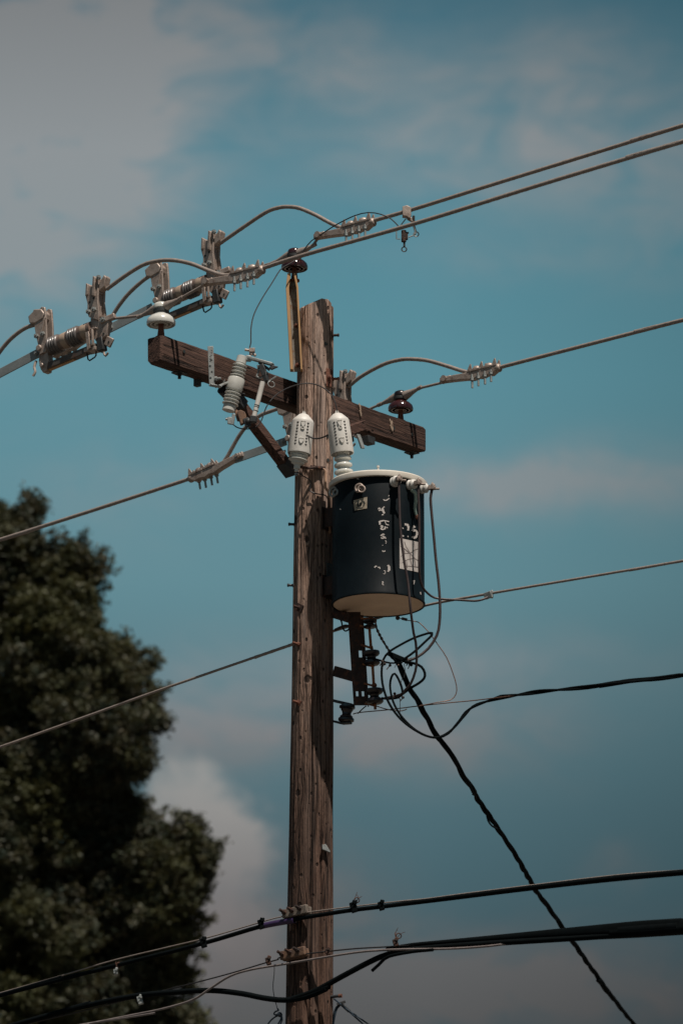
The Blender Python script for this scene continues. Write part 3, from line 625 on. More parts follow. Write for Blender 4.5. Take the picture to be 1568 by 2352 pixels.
# ------------------------------------------------------------------ fuse cutout
YF = -.44
fc = thing('fuse_cutout', 'grey porcelain fused cutout tilted in front of the crossarm left half', 'fuse cutout', z4(590, 620, YF))
p0, p1 = z4(660, 262, YF), z4(478, 985, YF); d = (p1-p0).normalized(); L = (p1-p0).length
def shedprof(s0, n, k, r0, r1): 
    o = []
    for i in range(n): s1 = s0+i*k; o += [(r0, s1), (r0, s1+k*.45), (r1, s1+k*.62), (r1, s1+k*.78), (r0, s1+k*.98)]
    return o
k1 = L*.062; pr = [(.020, 0), (.026, .004), (.028, L*.13)]+shedprof(L*.135, 4, k1, .026, .039)+[(.042, L*.41), (.0445, L*.43), (.0445, L*.60), (.041, L*.635)]+shedprof(L*.64, 4, k1, .029, .043)+[(.034, L*.895), (.035, L*.99), (.026, L)]
b = MB(); b.lathe(pr, p0, d, 40); b.build('porcelain_body', M['white'], fc)
# long slotted strap and angle foot
b = MB(); YT = YF-.135; q0, q1 = z4(242, 135, YT), z4(262, 650, YT); b.bar(q0, q1, .007, .030, (0, 1, 0)) if False else b.bar(q0, q1, .030, .007, (0, 1, 0)); q2 = z4(470, 600, YF); q3 = z4(330, 668, YT+.03)
b.bar(q1+Vector((-.01, 0, .004)), q3+Vector((.02, 0, 0)), .03, .007, (0, 0, 1)); b.bar(q3, q2, .026, .008, (0, 0, 1)); st = b.build('mounting_strap', M['galv'], fc, bevel=.002)
b = MB()
for k, (x, y) in enumerate(((254, 325), (260, 480), (256, 200), (256, 232), (256, 265))):
    q = z4(x, y, YT-.0045); b.lathe([(.0055 if k < 2 else .003, 0), (.0055 if k < 2 else .003, .001)], q-Vector((0, .011, 0)), (0, -1, 0), 10)
b.build('slot', M['ink'], st)
b = MB(); b.hexbolt(z4(300, 560, YT), (1, -.2, 0), .012, .012, .02); b.build('bolt', M['galv'], fc); b = MB(); b.hexbolt(z4(395, 600, YF-.02), (0, 0, 1), .014, .014, .015, .008); b.build('bolt', M['galv'], fc)
b = MB(); b.cyl(z4(400, 690, YF+.05), z4(455, 760, YF+.08), .032, .028); b.build('carriage_washer', M['darkmetal'], fc)
# top contact
b = MB(); b.bar(z4(735, 285, YF), z4(1060, 375, YF-.05), .034, .016, (0, 0, 1)); b.bar(z4(740, 260, YF), z4(735, 330, YF), .03, .03); tcn = b.build('top_hood', M['galv'], fc, bevel=.004)
b = MB(); b.prism([(0, 0), (.012, .013), (.046, .004), (.012, -.012)], -.01, .01, z4(1010, 415, YF-.05)); b.bar(z4(880, 350, YF-.02), z4(1010, 440, YF-.04), .02, .014); b.build('spring_contact', M['darkmetal'], fc, bevel=.002)
b = MB(); b.cyl(z4(775, 250, YF), z4(780, 190, YF), .011); b.box(z4(785, 190, YF), (.03, .03, .02)); b.cyl(z4(690, 180, YF), z4(815, 200, YF), .007); b.sphere(z4(820, 250, YF), .009); b.build('line_terminal', M['alum'], fc, bevel=.001)
b = MB(); b.tube(smooth([z4(x, y, YF-.03) for x, y in ((860, 380), (868, 470), (845, 525), (870, 545), (905, 548), (940, 500), (955, 470))], .008), .0048, 8); b.build('arcing_horn', M['galv'], fc)
b = MB(); b.bar(z4(900, 380, YF-.035), z4(960, 520, YF-.04), .028, .03); b.bar(z4(955, 470, YF-.04), z4(975, 600, YF-.045), .026, .022); b.build('upper_ferrule', M['darkmetal'], fc, bevel=.003)
b = MB(); b.ring(z4(1035, 630, YF-.05), (.2, -1, .1), .0185, .0022, 20, 6, .85); b.tube([z4(1000, 595, YF-.045), z4(1040, 570, YF-.05), z4(1100, 530, YF-.05)], .0045, 6); b.build('pull_ring', M['galv'], fc)
b = MB(); b.cyl(z4(925, 600, YF-.045), z4(812, 1050, YF-.045), .0135, .0125, 20); fb = b.build('fuse_tube', M['guard'], fc)
b = MB(); q = z4(850, 905, YF-.045); dt = (z4(812, 1050, YF-.045)-z4(925, 600, YF-.045)).normalized()
b.cyl(q, q+dt*.004, .0138); b.cyl(q+dt*.010, q+dt*.012, .0138); b.cyl(q+dt*.03, q+dt*.033, .0138); b.build('printed_mark', M['ink'], fb)
# bottom hinge
b = MB(); b.cyl(z4(575, 975, YF), z4(615, 1110, YF-.02), .010); b.prism([(-.024, .02), (-.004, .03), (.02, .018), (.028, -.01), (.012, -.045), (-.004, -.05), (-.012, -.02)], -.02, .012, z4(645, 1050, YF-.02)); b.build('hinge_casting', M['clampB'], fc, bevel=.004)
b = MB(); b.bar(z4(760, 1090, YF-.04), z4(845, 1095, YF-.045), .034, .034); b.bar(z4(700, 1080, YF-.03), z4(740, 1190, YF-.03), .03, .03); b.sphere(z4(735, 1120, YF-.035), .020, 10); b.build('lower_ferrule', M['darkmetal'], fc, bevel=.003)
b = MB(); b.bar(z4(548, 1020, YF-.01), z4(525, 1160, YF-.01), .012, .018); b.cyl(z4(520, 1085, YF-.01), z4(438, 1088, YF-.01), .007); b.prism([(-.012, .02), (.012, .018), (.008, -.02), (-.012, -.016)], -.008, .008, z4(495, 1110, YF-.01)); b.build('load_terminal', M['galv'], fc, bevel=.002)

# ------------------------------------------------------------------ transformer
TX, TY, TR = .331, -.243, .2385
tz0, tz1 = D(868, 1390, TY).z, D(868, 1118, TY).z
def tk(phi, z, off=0): return Vector((TX+(TR+off)*math.sin(phi), TY-(TR+off)*math.cos(phi), z))
def tkpx(x, y):
    s_ = max(-.995, min(.995, (D(x, y, TY-.1).x-TX)/TR)); ph = math.asin(s_); return ph, D(x, y, TY-TR*math.cos(ph)).z
tr = thing('transformer', 'black cylindrical pole transformer with pale lid hanging right of the pole', 'transformer', (TX, TY, tz0))
b = MB(); H = tz1-tz0
b.lathe([(TR-.003, .004), (TR+.003, .0), (TR+.0035, .008), (TR, .014), (TR, .5*H), (TR, H-.02), (TR-.01, H)], (TX, TY, tz0), n=96); b.build('tank', M['tank'], tr)
b = MB(); b.lathe([(.001, .016), (.03, .0155), (.18, .013), (TR-.016, .010), (TR-.004, .003)], (TX, TY, tz0), n=96); tb = b.build('bottom', M['tankbottom'], tr)
b = MB(); b.ring((TX, TY, tz0+.0015), (0, 0, 1), TR-.002, .0042, 96, 8); b.build('bottom_rim', M['tank'], tb)
b = MB(); b.prism([(-.034, .002), (.034, .002), (.012, -.010), (-.010, -.011)], -.002, .002, (TX+.0, TY-.06, tz0+.0145), (1, 0, 0), (0, 0, 1), (0, 1, 0)); b.ring((TX, TY-.062, tz0+.012), (0, 0, 1), .012, .0025, 16, 6); b.build('drain_emblem', M['clampA0'], tb)
b = MB(); zl = tz1-.012
b.lathe([(TR-.004, 0), (TR+.008, -.002), (TR+.017, 0), (TR+.0185, .008), (TR+.017, .024), (TR+.010, .031), (TR-.02, .040), (.12, .056), (.001, .064)], (TX, TY, zl), n=96); lid = b.build('lid', M['lid'], tr)
b = MB(); q = Vector((TX, TY, zl+.06)); b.lathe([(.012, 0), (.012, .008), (.005, .010), (.005, .035), (.007, .036), (.007, .044)], q, n=10)
q = D(868, 1080, TY-TR*.8); b.lathe([(.005, -.02), (.005, .014), (.0075, .015), (.0075, .024)], q, n=10); b.build('bolt', M['guard'], lid)
# high-voltage bushing with guard at the left rear of the lid
z7 = zoom(680, 1000, 6.272)
YB = -.30
def wildlife_guard(top, bot, parent, rt, marks):
    d = (bot-top); L = d.length; d = d/L; b = MB()
    b.lathe([(.001, 0), (.018, .001), (.026, .005), (rt*.92, .034), (rt*.99, .043), (rt, .048), (rt*1.06, L*.97), (rt*1.045, L), (rt*.98, L), (rt*.92, .06), (.001, .05)], top, d, 48)
    g = b.build('wildlife_guard', M['guard'], parent)
    x = Vector((1, 0, 0)); x = (x-d*x.dot(d)).normalized(); nrm = x.cross(d); nrm = nrm if nrm.y < 0 else -nrm
    b = MB(); c = MB()
    for a0, sg in ((-.40, 1), (.56, -1)):
        b = MB()
        for k in range(8):
            s_ = .062+k*(L-.085)/8; rr = rt*(1+.06*s_/L); a = a0+marks
            q = top+d*s_+(x*math.sin(a)+nrm*math.cos(a))*rr; ex = x*math.cos(a)-nrm*math.sin(a); o = (x*math.sin(a)+nrm*math.cos(a))
            b.prism([(-.006, .004), (.007, .003), (.000, -.007)], 0, .0012, q, ex*sg, o, -d)
        b.build('vent_slots', M['slot'], g)
    for s_, hh in ((.064, .022), (L*.72, .020)):
        a = .10+marks; rr = rt*(1+.06*s_/L); q = top+d*s_+(x*math.sin(a)+nrm*math.cos(a))*rr; o = (x*math.sin(a)+nrm*math.cos(a)); ex = x*math.cos(a)-nrm*math.sin(a)
        c.prism([(-.013, .0), (.013, .0), (.008, -hh*.6), (.004, -hh), (-.004, -hh), (-.009, -hh*.6)], -.001, .006, q, ex, o, -d)
        for k in (-1, 0, 1): c.prism([(-.004, .003), (.004, .003), (.003, -.003), (-.003, -.003)], 0, .004, q-d*.010+ex*k*.0095, ex, o, -d)
    c.build('snap_tab', M['guard'], g, bevel=.001)
    a = .10+marks; q = top+d*(L*.42)+(x*math.sin(a)+nrm*math.cos(a))*rt; e = MB(); e.ring(q+nrm*.004, nrm, .008, .003, 14, 6); e.build('snap_button', M['guard'], g)
    e = MB(); q = top+d*.02+nrm*.018
    for k in (-1, 0, 1): e.box(q+x*k*.006+nrm*.002, (.004, .004, .004))
    e.build('vent_slots', M['slot'], g)
    e = MB(); e.prism([(-.014, 0), (.014, 0), (.004, -.022), (0, -.012), (-.004, -.024)], -.003, .003, top+d*.004, x, nrm, d); e.build('finger', M['guard'], g)
    return g, q
M['slot'] = mat('shadowed_slot', (.045, .045, .042), (.03, .03, .03), .8)
gt, gb = z7(1020, 215, YB), z7(1100, 850, YB)
wildlife_guard(gt, gb, tr, .058, .0)
b = MB(); d = (z7(1130, 1190, YB)-gb); L = d.length; d.normalize(); kk = L/3.2
b.lathe([(.038, -.05), (.038, 0)]+[q for i in range(3) for q in ((.032, i*kk+.002), (.033, i*kk+kk*.35), (.043+.002*i, i*kk+kk*.5), (.045+.002*i, i*kk+kk*.58), (.045+.002*i, i*kk+kk*.8), (.033, i*kk+kk*.98))]+[(.046, L+.01), (.05, L+.03)], gb, d, 32)
b.build('high_voltage_bushing', M['white'], tr)
# low-voltage bushings
zs_ = zoom(900, 1150, 7.4667); TERMS = []
for (x, y) in ((905, 1107), (940, 1114), (966, 1122)):
    ph, z = tkpx(x, y); o = tk(ph, z); d = Vector((math.sin(ph), -math.cos(ph), -.03)).normalized(); sub = thing_part = None
    b = MB(); b.lathe([(.020, -.004), (.028, .0), (.0285, .010), (.022, .016), (.0225, .022), (.026, .026), (.025, .034), (.016, .040), (.014, .044)], o, d, 28); bu = b.build('low_voltage_bushing', M['bushing'] if 'bushing' in M else M['guard'], tr)
    e = o+d*.062; TERMS.append(e.copy()); b = MB(); sd = Vector((d.y, -d.x, 0)); sd = -sd if sd.x < 0 else sd
    b.cyl(o+d*.04, o+d*.082, .0085, n=10); b.box(e, (.034, .030, .022), d.to_track_quat('X', 'Z').to_matrix()); b.box(e+Vector((.006, -.004, .012)), (.018, .026, .012), Matrix.Rotation(.5, 3, 'Y'))
    b.hexbolt(e+Vector((0, 0, .012)), (.2, 0, 1), .008, .008, .008, .004); b.cyl(e+Vector((0, 0, -.006)), e+Vector((.038, -.01, -.010)), .006, n=8)
    b.build('terminal', M['alum'], bu, bevel=.0015)
# ground strap in mint green
ph, z = tkpx(947, 1142); ph2, z2 = tkpx(955, 1188); b = MB(); P = [tk(ph-.12, z+.03, .02), tk(ph-.04, z+.012, .030), tk(ph+.0, z-.02, .022), tk(ph+.03, z-.06, .008), tk(ph2, z2, .003)]
P = smooth(P, .01); b.tube(P, [.011*(1-.45*i/len(P)) for i in range(len(P))], 8); b.build('ground_strap', M['mint'], tr)
b = MB(); b.hexbolt(tk(ph2, z2, .002), (math.sin(ph2), -math.cos(ph2), 0), .013, .01, .006); b.build('bolt', M['rust'], tr)
# lug with ring, left shoulder
ph, z = tkpx(826, 1122); nrm = Vector((math.sin(ph), -math.cos(ph), 0)); b = MB(); b.ring(tk(ph, z, .010), nrm, .020, .0065, 20, 8); b.ring(tk(ph+.07, z-.010, .022), nrm+Vector((.2, 0, .1)), .019, .0045, 20, 8, .9)
b.hexbolt(tk(ph, z-.004, .0), nrm, .012, .012, .01); b.hexbolt(tk(ph-.08, z-.012, .0), nrm, .006, .008, .006); b.build('lifting_lug', M['alum'], tr)
ph, z = tkpx(768, 1130); b = MB(); b.ring(tk(ph, z, .006), (-.6, -.7, 0), .024, .006, 18, 8); b.ring(tk(ph+.12, z-.01, .006), (-.6, -.7, 0), .015, .005, 18, 8); b.build('lifting_lug', M['galv'], tr)
# hanger brackets between tank and pole
for zz in (tz1-.13, tz0+.14):
    b = MB(); c = Vector((TX, TY, zz)); pdir = Vector((-PN.x, -PN.y, 0))
    for s_ in (-1, 1): b.bar(c+pdir*(TR-.004)+PA*s_*.05, c+pdir*(TR+.075)+PA*s_*.05, .008, .10, (0, 0, 1))
    b.bar(c+pdir*(TR+.072)-PA*.07, c+pdir*(TR+.072)+PA*.07, .008, .12, (0, 0, 1)); b.build('hanger_bracket', M['rustdark'], tr, bevel=.002)
# worn stencil marks
def on_tank(strokes, name, mt, par, off=.0016):
    b = MB()
    for st in strokes:
        pts, wd = st
        for i in range(len(pts)-1):
            (x0, y0), (x1, y1) = pts[i], pts[i+1]; L = math.hypot(x1-x0, y1-y0); n = max(1, int(L/3)); nx, ny = -(y1-y0)/L*wd/2, (x1-x0)/L*wd/2
            for k in range(n):
                a, c = k/n, (k+1)/n; q = []
                for (t, s_) in ((a, 1), (c, 1), (c, -1), (a, -1)):
                    jx = 1+.25*math.sin(17*(x0+t*9)+y0); ph, z = tkpx(x0+(x1-x0)*t+nx*s_*jx, y0+(y1-y0)*t+ny*s_*jx); q.append(tk(ph, z, off+.0003*(i % 2)))
                b.add(q, [(0, 1, 2, 3)])
    return b.build(name, mt, par)
zb4 = lambda x, y: ((780+x/3.136)/1.08865, (1120+y/3.136)/1.08865)
def S(pts, wd): return ([zb4(*p) for p in pts], wd)
marks = [S([(556, 404), (566, 412), (580, 412), (594, 402), (602, 396)], 2.2), S([(596, 380), (604, 370)], 1.6),
         S([(516, 482), (522, 472), (534, 476), (530, 492), (520, 490)], 2.6), S([(540, 494), (552, 470), (566, 462)], 2.5), S([(552, 474), (556, 500), (566, 514)], 4.0), S([(544, 526), (558, 522)], 2.5),
         S([(528, 574), (530, 602)], 5.0), S([(530, 576), (560, 570), (600, 578)], 2.6), S([(566, 570), (578, 600), (600, 606)], 1.8),
         S([(534, 616), (548, 610), (552, 622), (540, 628), (536, 638), (556, 640), (572, 632), (568, 616)], 2.8), S([(580, 622), (590, 628)], 2.0),
         S([(536, 690), (552, 676), (566, 680)], 2.4), S([(538, 704), (552, 712), (566, 698), (576, 712)], 3.0), S([(548, 690), (560, 696)], 3.2),
         S([(572, 726), (580, 738)], 1.8), S([(574, 750), (580, 742)], 1.4), S([(548, 806), (556, 814), (572, 808)], 2.2), S([(548, 766), (554, 762)], 1.2),
         S([(488, 940), (494, 930), (506, 928)], 2.6), S([(514, 938), (528, 936), (530, 950)], 2.4), S([(586, 926), (600, 922), (606, 944), (598, 968), (588, 966)], 3.0), S([(600, 928), (602, 962)], 4.5), S([(560, 962), (572, 966), (570, 986)], 1.6), S([(556, 986), (568, 990)], 1.4),
         S([(546, 1052), (556, 1050), (548, 1070), (560, 1076)], 2.2), S([(218, 478), (230, 484)], 2.0), S([(784, 1046), (800, 1040), (792, 1070)], 2.0), S([(846, 1130), (850, 1150)], 2.5), S([(348, 244), (358, 240), (366, 246)], 1.6)]
on_tank(marks, 'stencil_marks', M['label'], tr)
num = [S([(722, 600), (738, 600), (750, 612), (752, 630), (748, 648)], 4.6), S([(706, 632), (712, 628)], 3), S([(704, 688), (716, 694)], 3), S([(745, 696), (752, 694)], 3),
       S([(812, 622), (790, 616)], 4.2), S([(788, 620), (784, 652), (800, 646), (814, 650), (820, 668), (816, 690), (804, 706), (790, 704), (782, 694)], 4.6)]
on_tank(num, 'rating_numerals', M['label'], tr)
def patch(corners, name, mt, par, off=.0014, nx=10, ny=6):
    b = MB(); (a, b_, c, d_) = corners; vs = []
    for j in range(ny+1):
        for i in range(nx+1):
            s_, t = i/nx, j/ny; x = (a[0]*(1-s_)+b_[0]*s_)*(1-t)+(d_[0]*(1-s_)+c[0]*s_)*t; y = (a[1]*(1-s_)+b_[1]*s_)*(1-t)+(d_[1]*(1-s_)+c[1]*s_)*t
            ph, z = tkpx(x, y); vs.append(tk(ph, z, off))
    b.add(vs, [(j*(nx+1)+i, j*(nx+1)+i+1, (j+1)*(nx+1)+i+1, (j+1)*(nx+1)+i) for j in range(ny) for i in range(nx)])
    return b.build(name, mt, par)
dec = patch([zb4(683, 707), zb4(832, 739), zb4(828, 975), zb4(683, 945)], 'white_decal', M['label'], tr)
on_tank([S(p, 1.3) for p in ([(690, 770), (720, 790), (760, 826), (800, 866), (830, 884)], [(720, 736), (730, 770), (764, 826), (764, 870), (780, 930), (796, 968)], [(720, 828), (764, 826), (800, 800), (830, 790)], [(735, 880), (764, 870), (800, 866)], [(694, 850), (722, 830), (716, 790)], [(735, 925), (780, 930), (828, 934)],
          [(796, 736), (800, 800), (798, 866), (806, 930)], [(704, 900), (735, 880), (742, 940)])], 'crack_line', M['crackink'] if 'crackink' in M else M['greycable'], dec, .0022)
tg = patch([zb4(326, 412), zb4(432, 384), zb4(430, 474), zb4(334, 492)], 'square_tag', M['tagmat'], tr, .002, 6, 6)
on_tank([S([(362, 424), (358, 446), (366, 462)], 4.0), S([(376, 430), (384, 440), (376, 456)], 4.0), S([(404, 418), (410, 438), (402, 458)], 3.2), S([(352, 420), (372, 414)], 2.0), S([(346, 470), (372, 474), (400, 468)], 1.6)], 'tag_numeral', M['ink'], tg, .0028)

# ------------------------------------------------------------------ surge arrester on the pole, its guard and bracket
sa = thing('surge_arrester', 'pale vented arrester cover bracketed in front of the pole, left of its twin', 'arrester', z7(380, 1160, -.21))
gt2, gb2 = z7(500, 225, -.21), z7(425, 850, -.21); wildlife_guard(gt2, gb2, sa, .058, -.02)
b = MB(); d = (z7(380, 1120, -.21)-gb2); L = d.length; d.normalize()
b.lathe([(.050, -.03), (.050, .002), (.044, .008), (.042, L*.08), (.049, L*.13), (.049, L*.16), (.040, L*.22), (.040, L*.27), (.051, L*.34), (.051, L*.37), (.040, L*.44), (.034, L*.50), (.034, L*.55), (.020, L*.62), (.017, L*.66), (.017, L*.86), (.010, L*.9), (.010, L*1.02)], gb2, d, 32); b.build('porcelain_sheds', M['white'], sa)
b = MB(); P = [z7(430, 1050, -.20), z7(560, 1070, -.16), z7(680, 1060, -.13), z7(800, 1075, -.11)]; b.tube(smooth(P, .01), .008, 8)
b.bar(z7(600, 1050, -.115), z7(830, 1075, -.105), .03, .012); b.build('bracket', M['rustdark'], sa, bevel=.001)
b = MB(); b.hexbolt(z7(380, 1150, -.21), (0, 0, -1), .010, .008, .008, .004); b.build('ground_nut', M['galv'], sa)
P = [z7(385, 1120, -.21), z7(470, 1180, -.18), z7(605, 1275, -.125), z7(590, 1400, -.12), z7(620, 1445, -.12), z7(720, 1475, -.122), z7(830, 1495, -.125), z7(875, 1560, -.12), z7(880, 1690, -.115)]
P2 = P[:2]+P[2:]; wire('arrester_ground_wire', smooth(P, .02), .0033, M['thin'], 'thin dark ground wire looping down from the left arrester cover', 'wire')
P = [z7(800, 1085, -.118), z7(840, 1130, -.118), z7(835, 1370, -.118), z7(875, 1420, -.112), z7(890, 1500, -.108), z7(895, 1650, -.106), pole_surf(757, 1225, .004)]
wire('pole_ground_wire', P, .0075, M['tanwire'] if 'tanwire' in M else M['copper'], 'tan ground wire stapled down the right side of the pole beside the tank', 'wire')

# ------------------------------------------------------------------ taps and jumpers
hl = thing('hot_line_clamp', 'small bronze clamp with ring hanging under the upper right wire', 'clamp', DL(928, 545, AB))
zc = zoom(780, 460, 3.136); Yc = DL(928, 545, AB).y
b = MB(); b.cyl(zc(718, 365, Yc), zc(718, 455, Yc), .013); b.box(zc(725, 415, Yc), (.034, .022, .030)); b.cyl(zc(700, 385, Yc), zc(758, 383, Yc), .005); b.build('body', M['rustdark'], hl, bevel=.002)
b = MB(); b.cyl(zc(722, 455, Yc), zc(722, 490, Yc), .0055); b.ring(zc(721, 512, Yc), (0, 1, 0), .0128, .0032, 20, 8); b.build('eye_screw', M['darkmetal'], hl)
sp_ = thing('stirrup_clamp', 'grey block clamp and bail gripping the upper right wire', 'clamp', zc(750, 210, DL(750/3.136+717, 490, AB).y))
Ys = DL(940, 482, AB).y
b = MB(); b.prism([(-.030, .028), (-.006, .034), (.014, .024), (.016, -.02), (.010, -.040), (-.010, -.026), (-.030, -.024)], -.022, .018, zc(752, 225, Ys)); b.bar(zc(748, 265, Ys), zc(795, 290, Ys), .02, .02); b.box(zc(795, 275, Ys), (.014, .02, .034)); b.build('body', M['alum'], sp_, bevel=.003)
b = MB(); b.tube([zc(x, y, Ys) for x, y in ((735, 272), (660, 368), (662, 432), (690, 432))], .0032, 8); b.tube([zc(x, y, Ys) for x, y in ((755, 262), (812, 300))], .0045, 8)
b.tube([zc(x, y, Ys) for x, y in ((798, 330), (810, 372), (806, 395))], .0065, 8); b.tube([zc(x, y, Ys) for x, y in ((755, 418), (795, 404), (806, 395))], .0032, 8); b.ring(zc(815, 394, Ys), (0, 1, 0), .013, .0032, 20, 8); b.build('bail', M['galv'], sp_)
z2_ = zoom(340, 480, 2.8)
P = [zc(680, 335, Ys), zc(620, 275, Ys), zc(540, 238, Ys), zc(440, 224, Ys+.05), zc(330, 250, Ys+.1), zc(180, 325, Yc+.15), zc(60, 405, -.25), z2_(1300, 300, -.2), z2_(1230, 340, -.16), z2_(1180, 400, -.14), z2_(1140, 460, -.14), z2_(1060, 510, -.18),
     z2_(1010, 545, -.22), z2_(950, 640, -.27), z2_(880, 750, -.32), z2_(825, 860, -.37), z2_(805, 960, -.41), z2_(805, 1050, -.43), z2_(795, 1090, -.44)]
wire('tap_wire', P, .0032, M['thin'], 'thin black wire dropping from the top line to the fuse', 'wire')
z3 = zoom(500, 800, 2.6133)
P = [z4(530, 1150, -.45), z4(580, 1190, -.45), z4(650, 1212, -.46), z4(750, 1215, -.47), z4(850, 1180, -.47), z4(910, 1100, -.46), z4(950, 980, -.45), z4(1000, 880, -.44), z4(1100, 770, -.40), z4(1230, 690, -.34), z4(1350, 645, -.28), z4(1480, 620, -.24),
     z3(740, 418, -.24), z3(800, 440, -.26), z3(855, 485, -.28), z3(885, 545, -.30), z3(897, 610, -.30)]
wire('fuse_lead_wire', P, .0032, M['thin'], 'thin black wire arching from the fuse bottom across the pole to the transformer', 'wire')
P = [z7(490, 520, -.245), z7(560, 560, -.255), z7(640, 600, -.26), z7(720, 605, -.27), z7(800, 585, -.28), z7(900, 545, -.30), z7(1050, 520, -.335)]
wire('cover_jumper_wire', P, .0045, M['thin'], 'short dark wire sagging between the two pale covers', 'wire')
z4b = zoom(780, 1120, 3.136); z5 = zoom(680, 1480, 2.6133); z5b = zoom(820, 1520, 5.6)
GL = 'insulated leads dropping from the transformer'
t1, t2, t3 = TERMS
P = [t1+Vector((.006, 0, -.01)), z4b(680, 300, t1.y), z4b(684, 450, t1.y-.005), z4b(692, 640, t1.y-.01), z4b(720, 880, t1.y-.01), z4b(750, 1050, t1.y), z4b(770, 1250, t1.y), z4b(795, 1450, -.48), z5(938, 330, -.45), z5(944, 440, -.42), z5(935, 520, -.40), z5(905, 600, -.38), z5(870, 640, -.36), z5(840, 670, -.34), z5(735, 695, -.28)]
wire('transformer_lead', P, .0066, M['brownwire'], 'left lead hanging straight down in front of the tank face', 'cable', GL)
P = [t2+Vector((.004, 0, -.01)), z4b(832, 360, t2.y), z4b(838, 500, t2.y), z4b(840, 700, t2.y), z4b(838, 880, t2.y), z4b(842, 1000, t2.y+.02), z4b(862, 1085, t2.y+.05), z4b(905, 1140, -.38), z4b(960, 1175, -.36), z4b(1050, 1188, -.36), z4b(1150, 1192, -.36), z4b(1270, 1200, -.37), z4b(1330, 1190, -.37), z4b(1375, 1172, -.355)]
wire('transformer_lead', P, .0062, M['brownwire'], 'middle lead bending right at the tank bottom to join the bare wire', 'cable', GL)
P = [t3+Vector((.0, 0, -.012)), z4b(928, 395, t3.y), z4b(935, 500, t3.y), z4b(952, 680, t3.y), z4b(970, 880, t3.y), z4b(990, 1050, t3.y), z4b(1002, 1230, -.36), z4b(998, 1370, -.36), z5(1075, 285, -.36), z5(1020, 370, -.36), z5(945, 428, -.37), z5(885, 450, -.37)]
wire('transformer_lead', P, .0072, M['brownwire'], 'right lead hanging clear of the tank against the sky', 'cable', GL)
b = MB(); p = DL(1121, 1367, AN); b.box(p, (.046, .02, .034), Matrix.Rotation(-.2, 3, 'Y')@Matrix.Rotation(LA, 3, 'Z')); b.box(p+Vector((.018, -.01, .002)), (.012, .024, .04)); tag(b.build('wire_connector', M['galv'], origin=p, bevel=.003), 'small metal connector clipped on the bare wire right of the tank', 'connector')

# ------------------------------------------------------------------ secondary rack, its spools, the pole clevis
YR = -.17
rk = thing('secondary_rack', 'rusty vertical rack with three dark spool insulators under the transformer', 'insulator rack', z5b(440, 760, YR))
b = MB(); tl, tr_, bl_, br_ = z5b(300, 130, YR), z5b(480, 130, YR), z5b(390, 1370, YR), z5b(545, 1360, YR)
b.bar(z5b(385, 100, YR), z5b(465, 1365, YR), .006, .075, (0, 1, 0)); ch = MB()
p0, p1 = z5b(385, 100, YR), z5b(465, 1365, YR); dn = (p1-p0)
def rp(s_, off=0, y=0): 
    q = p0+dn*s_; return Vector((q.x+off, q.y+y, q.z))
R0 = MB(); hw = .030
segs = [(0.0, .28), (.28, .46), (.46, .86), (.86, 1.0)]
R0.bar(rp(0), rp(.405), hw*2, .006, (0, 1, 0)); R0 = MB()
# web with its real slots: side strips and cross pieces
def strip(a0, a1, o0, o1): R0.prism([(rp(a0).x+o0, rp(a0).z), (rp(a1).x+o0, rp(a1).z), (rp(a1).x+o1, rp(a1).z), (rp(a0).x+o1, rp(a0).z)], YR-.003, YR+.003, (0, 0, 0))
strip(0, .395, -.036, .038); strip(.395, .47, -.034, .004); strip(.395, .47, .020, .038); strip(.47, .845, -.036, .038); strip(.845, .90, -.034, -.024); strip(.845, .90, -.012, .006); strip(.845, .90, .018, .038); strip(.90, 1.0, -.034, .036)
for s_ in (-1, 1): R0.bar(rp(0, s_*.037, .015), rp(1, s_*.036, .015), .006, .035, (0, 1, 0))
R0.build('channel', M['rustdark'], rk, bevel=.001)
b = MB(); q0, q1 = z5b(105, 890, -.06), z5b(410, 975, YR+.012); b.bar(q0, q1, .04, .055, (0, 0, 1)); b.build('standoff', M['rustdark'], rk, bevel=.003)
b = MB(); b.bar(z5b(100, 80, -.06), z5b(330, 150, YR), .04, .05, (0, 0, 1)); b.prism([(-.05, .03), (.05, .03), (.05, -.02), (.02, -.035), (-.03, -.02)], -.01, .01, z5b(320, 140, YR+.01)); b.tube(smooth([z5b(95, 310, -.07), z5b(170, 275, -.1), z5b(240, 250, -.13), z5b(300, 260, YR)], .02), .0075, 8); b.build('top_arm', M['rustdark'], rk, bevel=.002)
YS = -.22
b = MB()
for (xa, ya, xb, yb) in ((575, 250, 600, 560), (612, 560, 622, 800), (622, 800, 640, 1100), (640, 1100, 660, 1420)): b.cyl(z5b(xa, ya, YS), z5b(xb, yb, YS), .0075, n=10)
b.build('long_bolt', M['orange'], rk)
b = MB()
for (x, y, w_) in ((600, 550, 1), (622, 810, 1), (645, 1085, 1.3)): b.sphere(z5b(x, y, YS), .011*w_, 12)
for (xa, ya, xb, yb) in ((480, 520, 590, 560), (500, 790, 610, 815), (520, 1060, 640, 1095), (530, 1340, 650, 1370), (460, 250, 570, 285), (470, 150, 640, 150)): b.bar(z5b(xa, ya, YR), z5b(xb, yb, YS), .022, .010, (0, 0, 1))
b.build('clevis_strap', M['orange'], rk, bevel=.001)
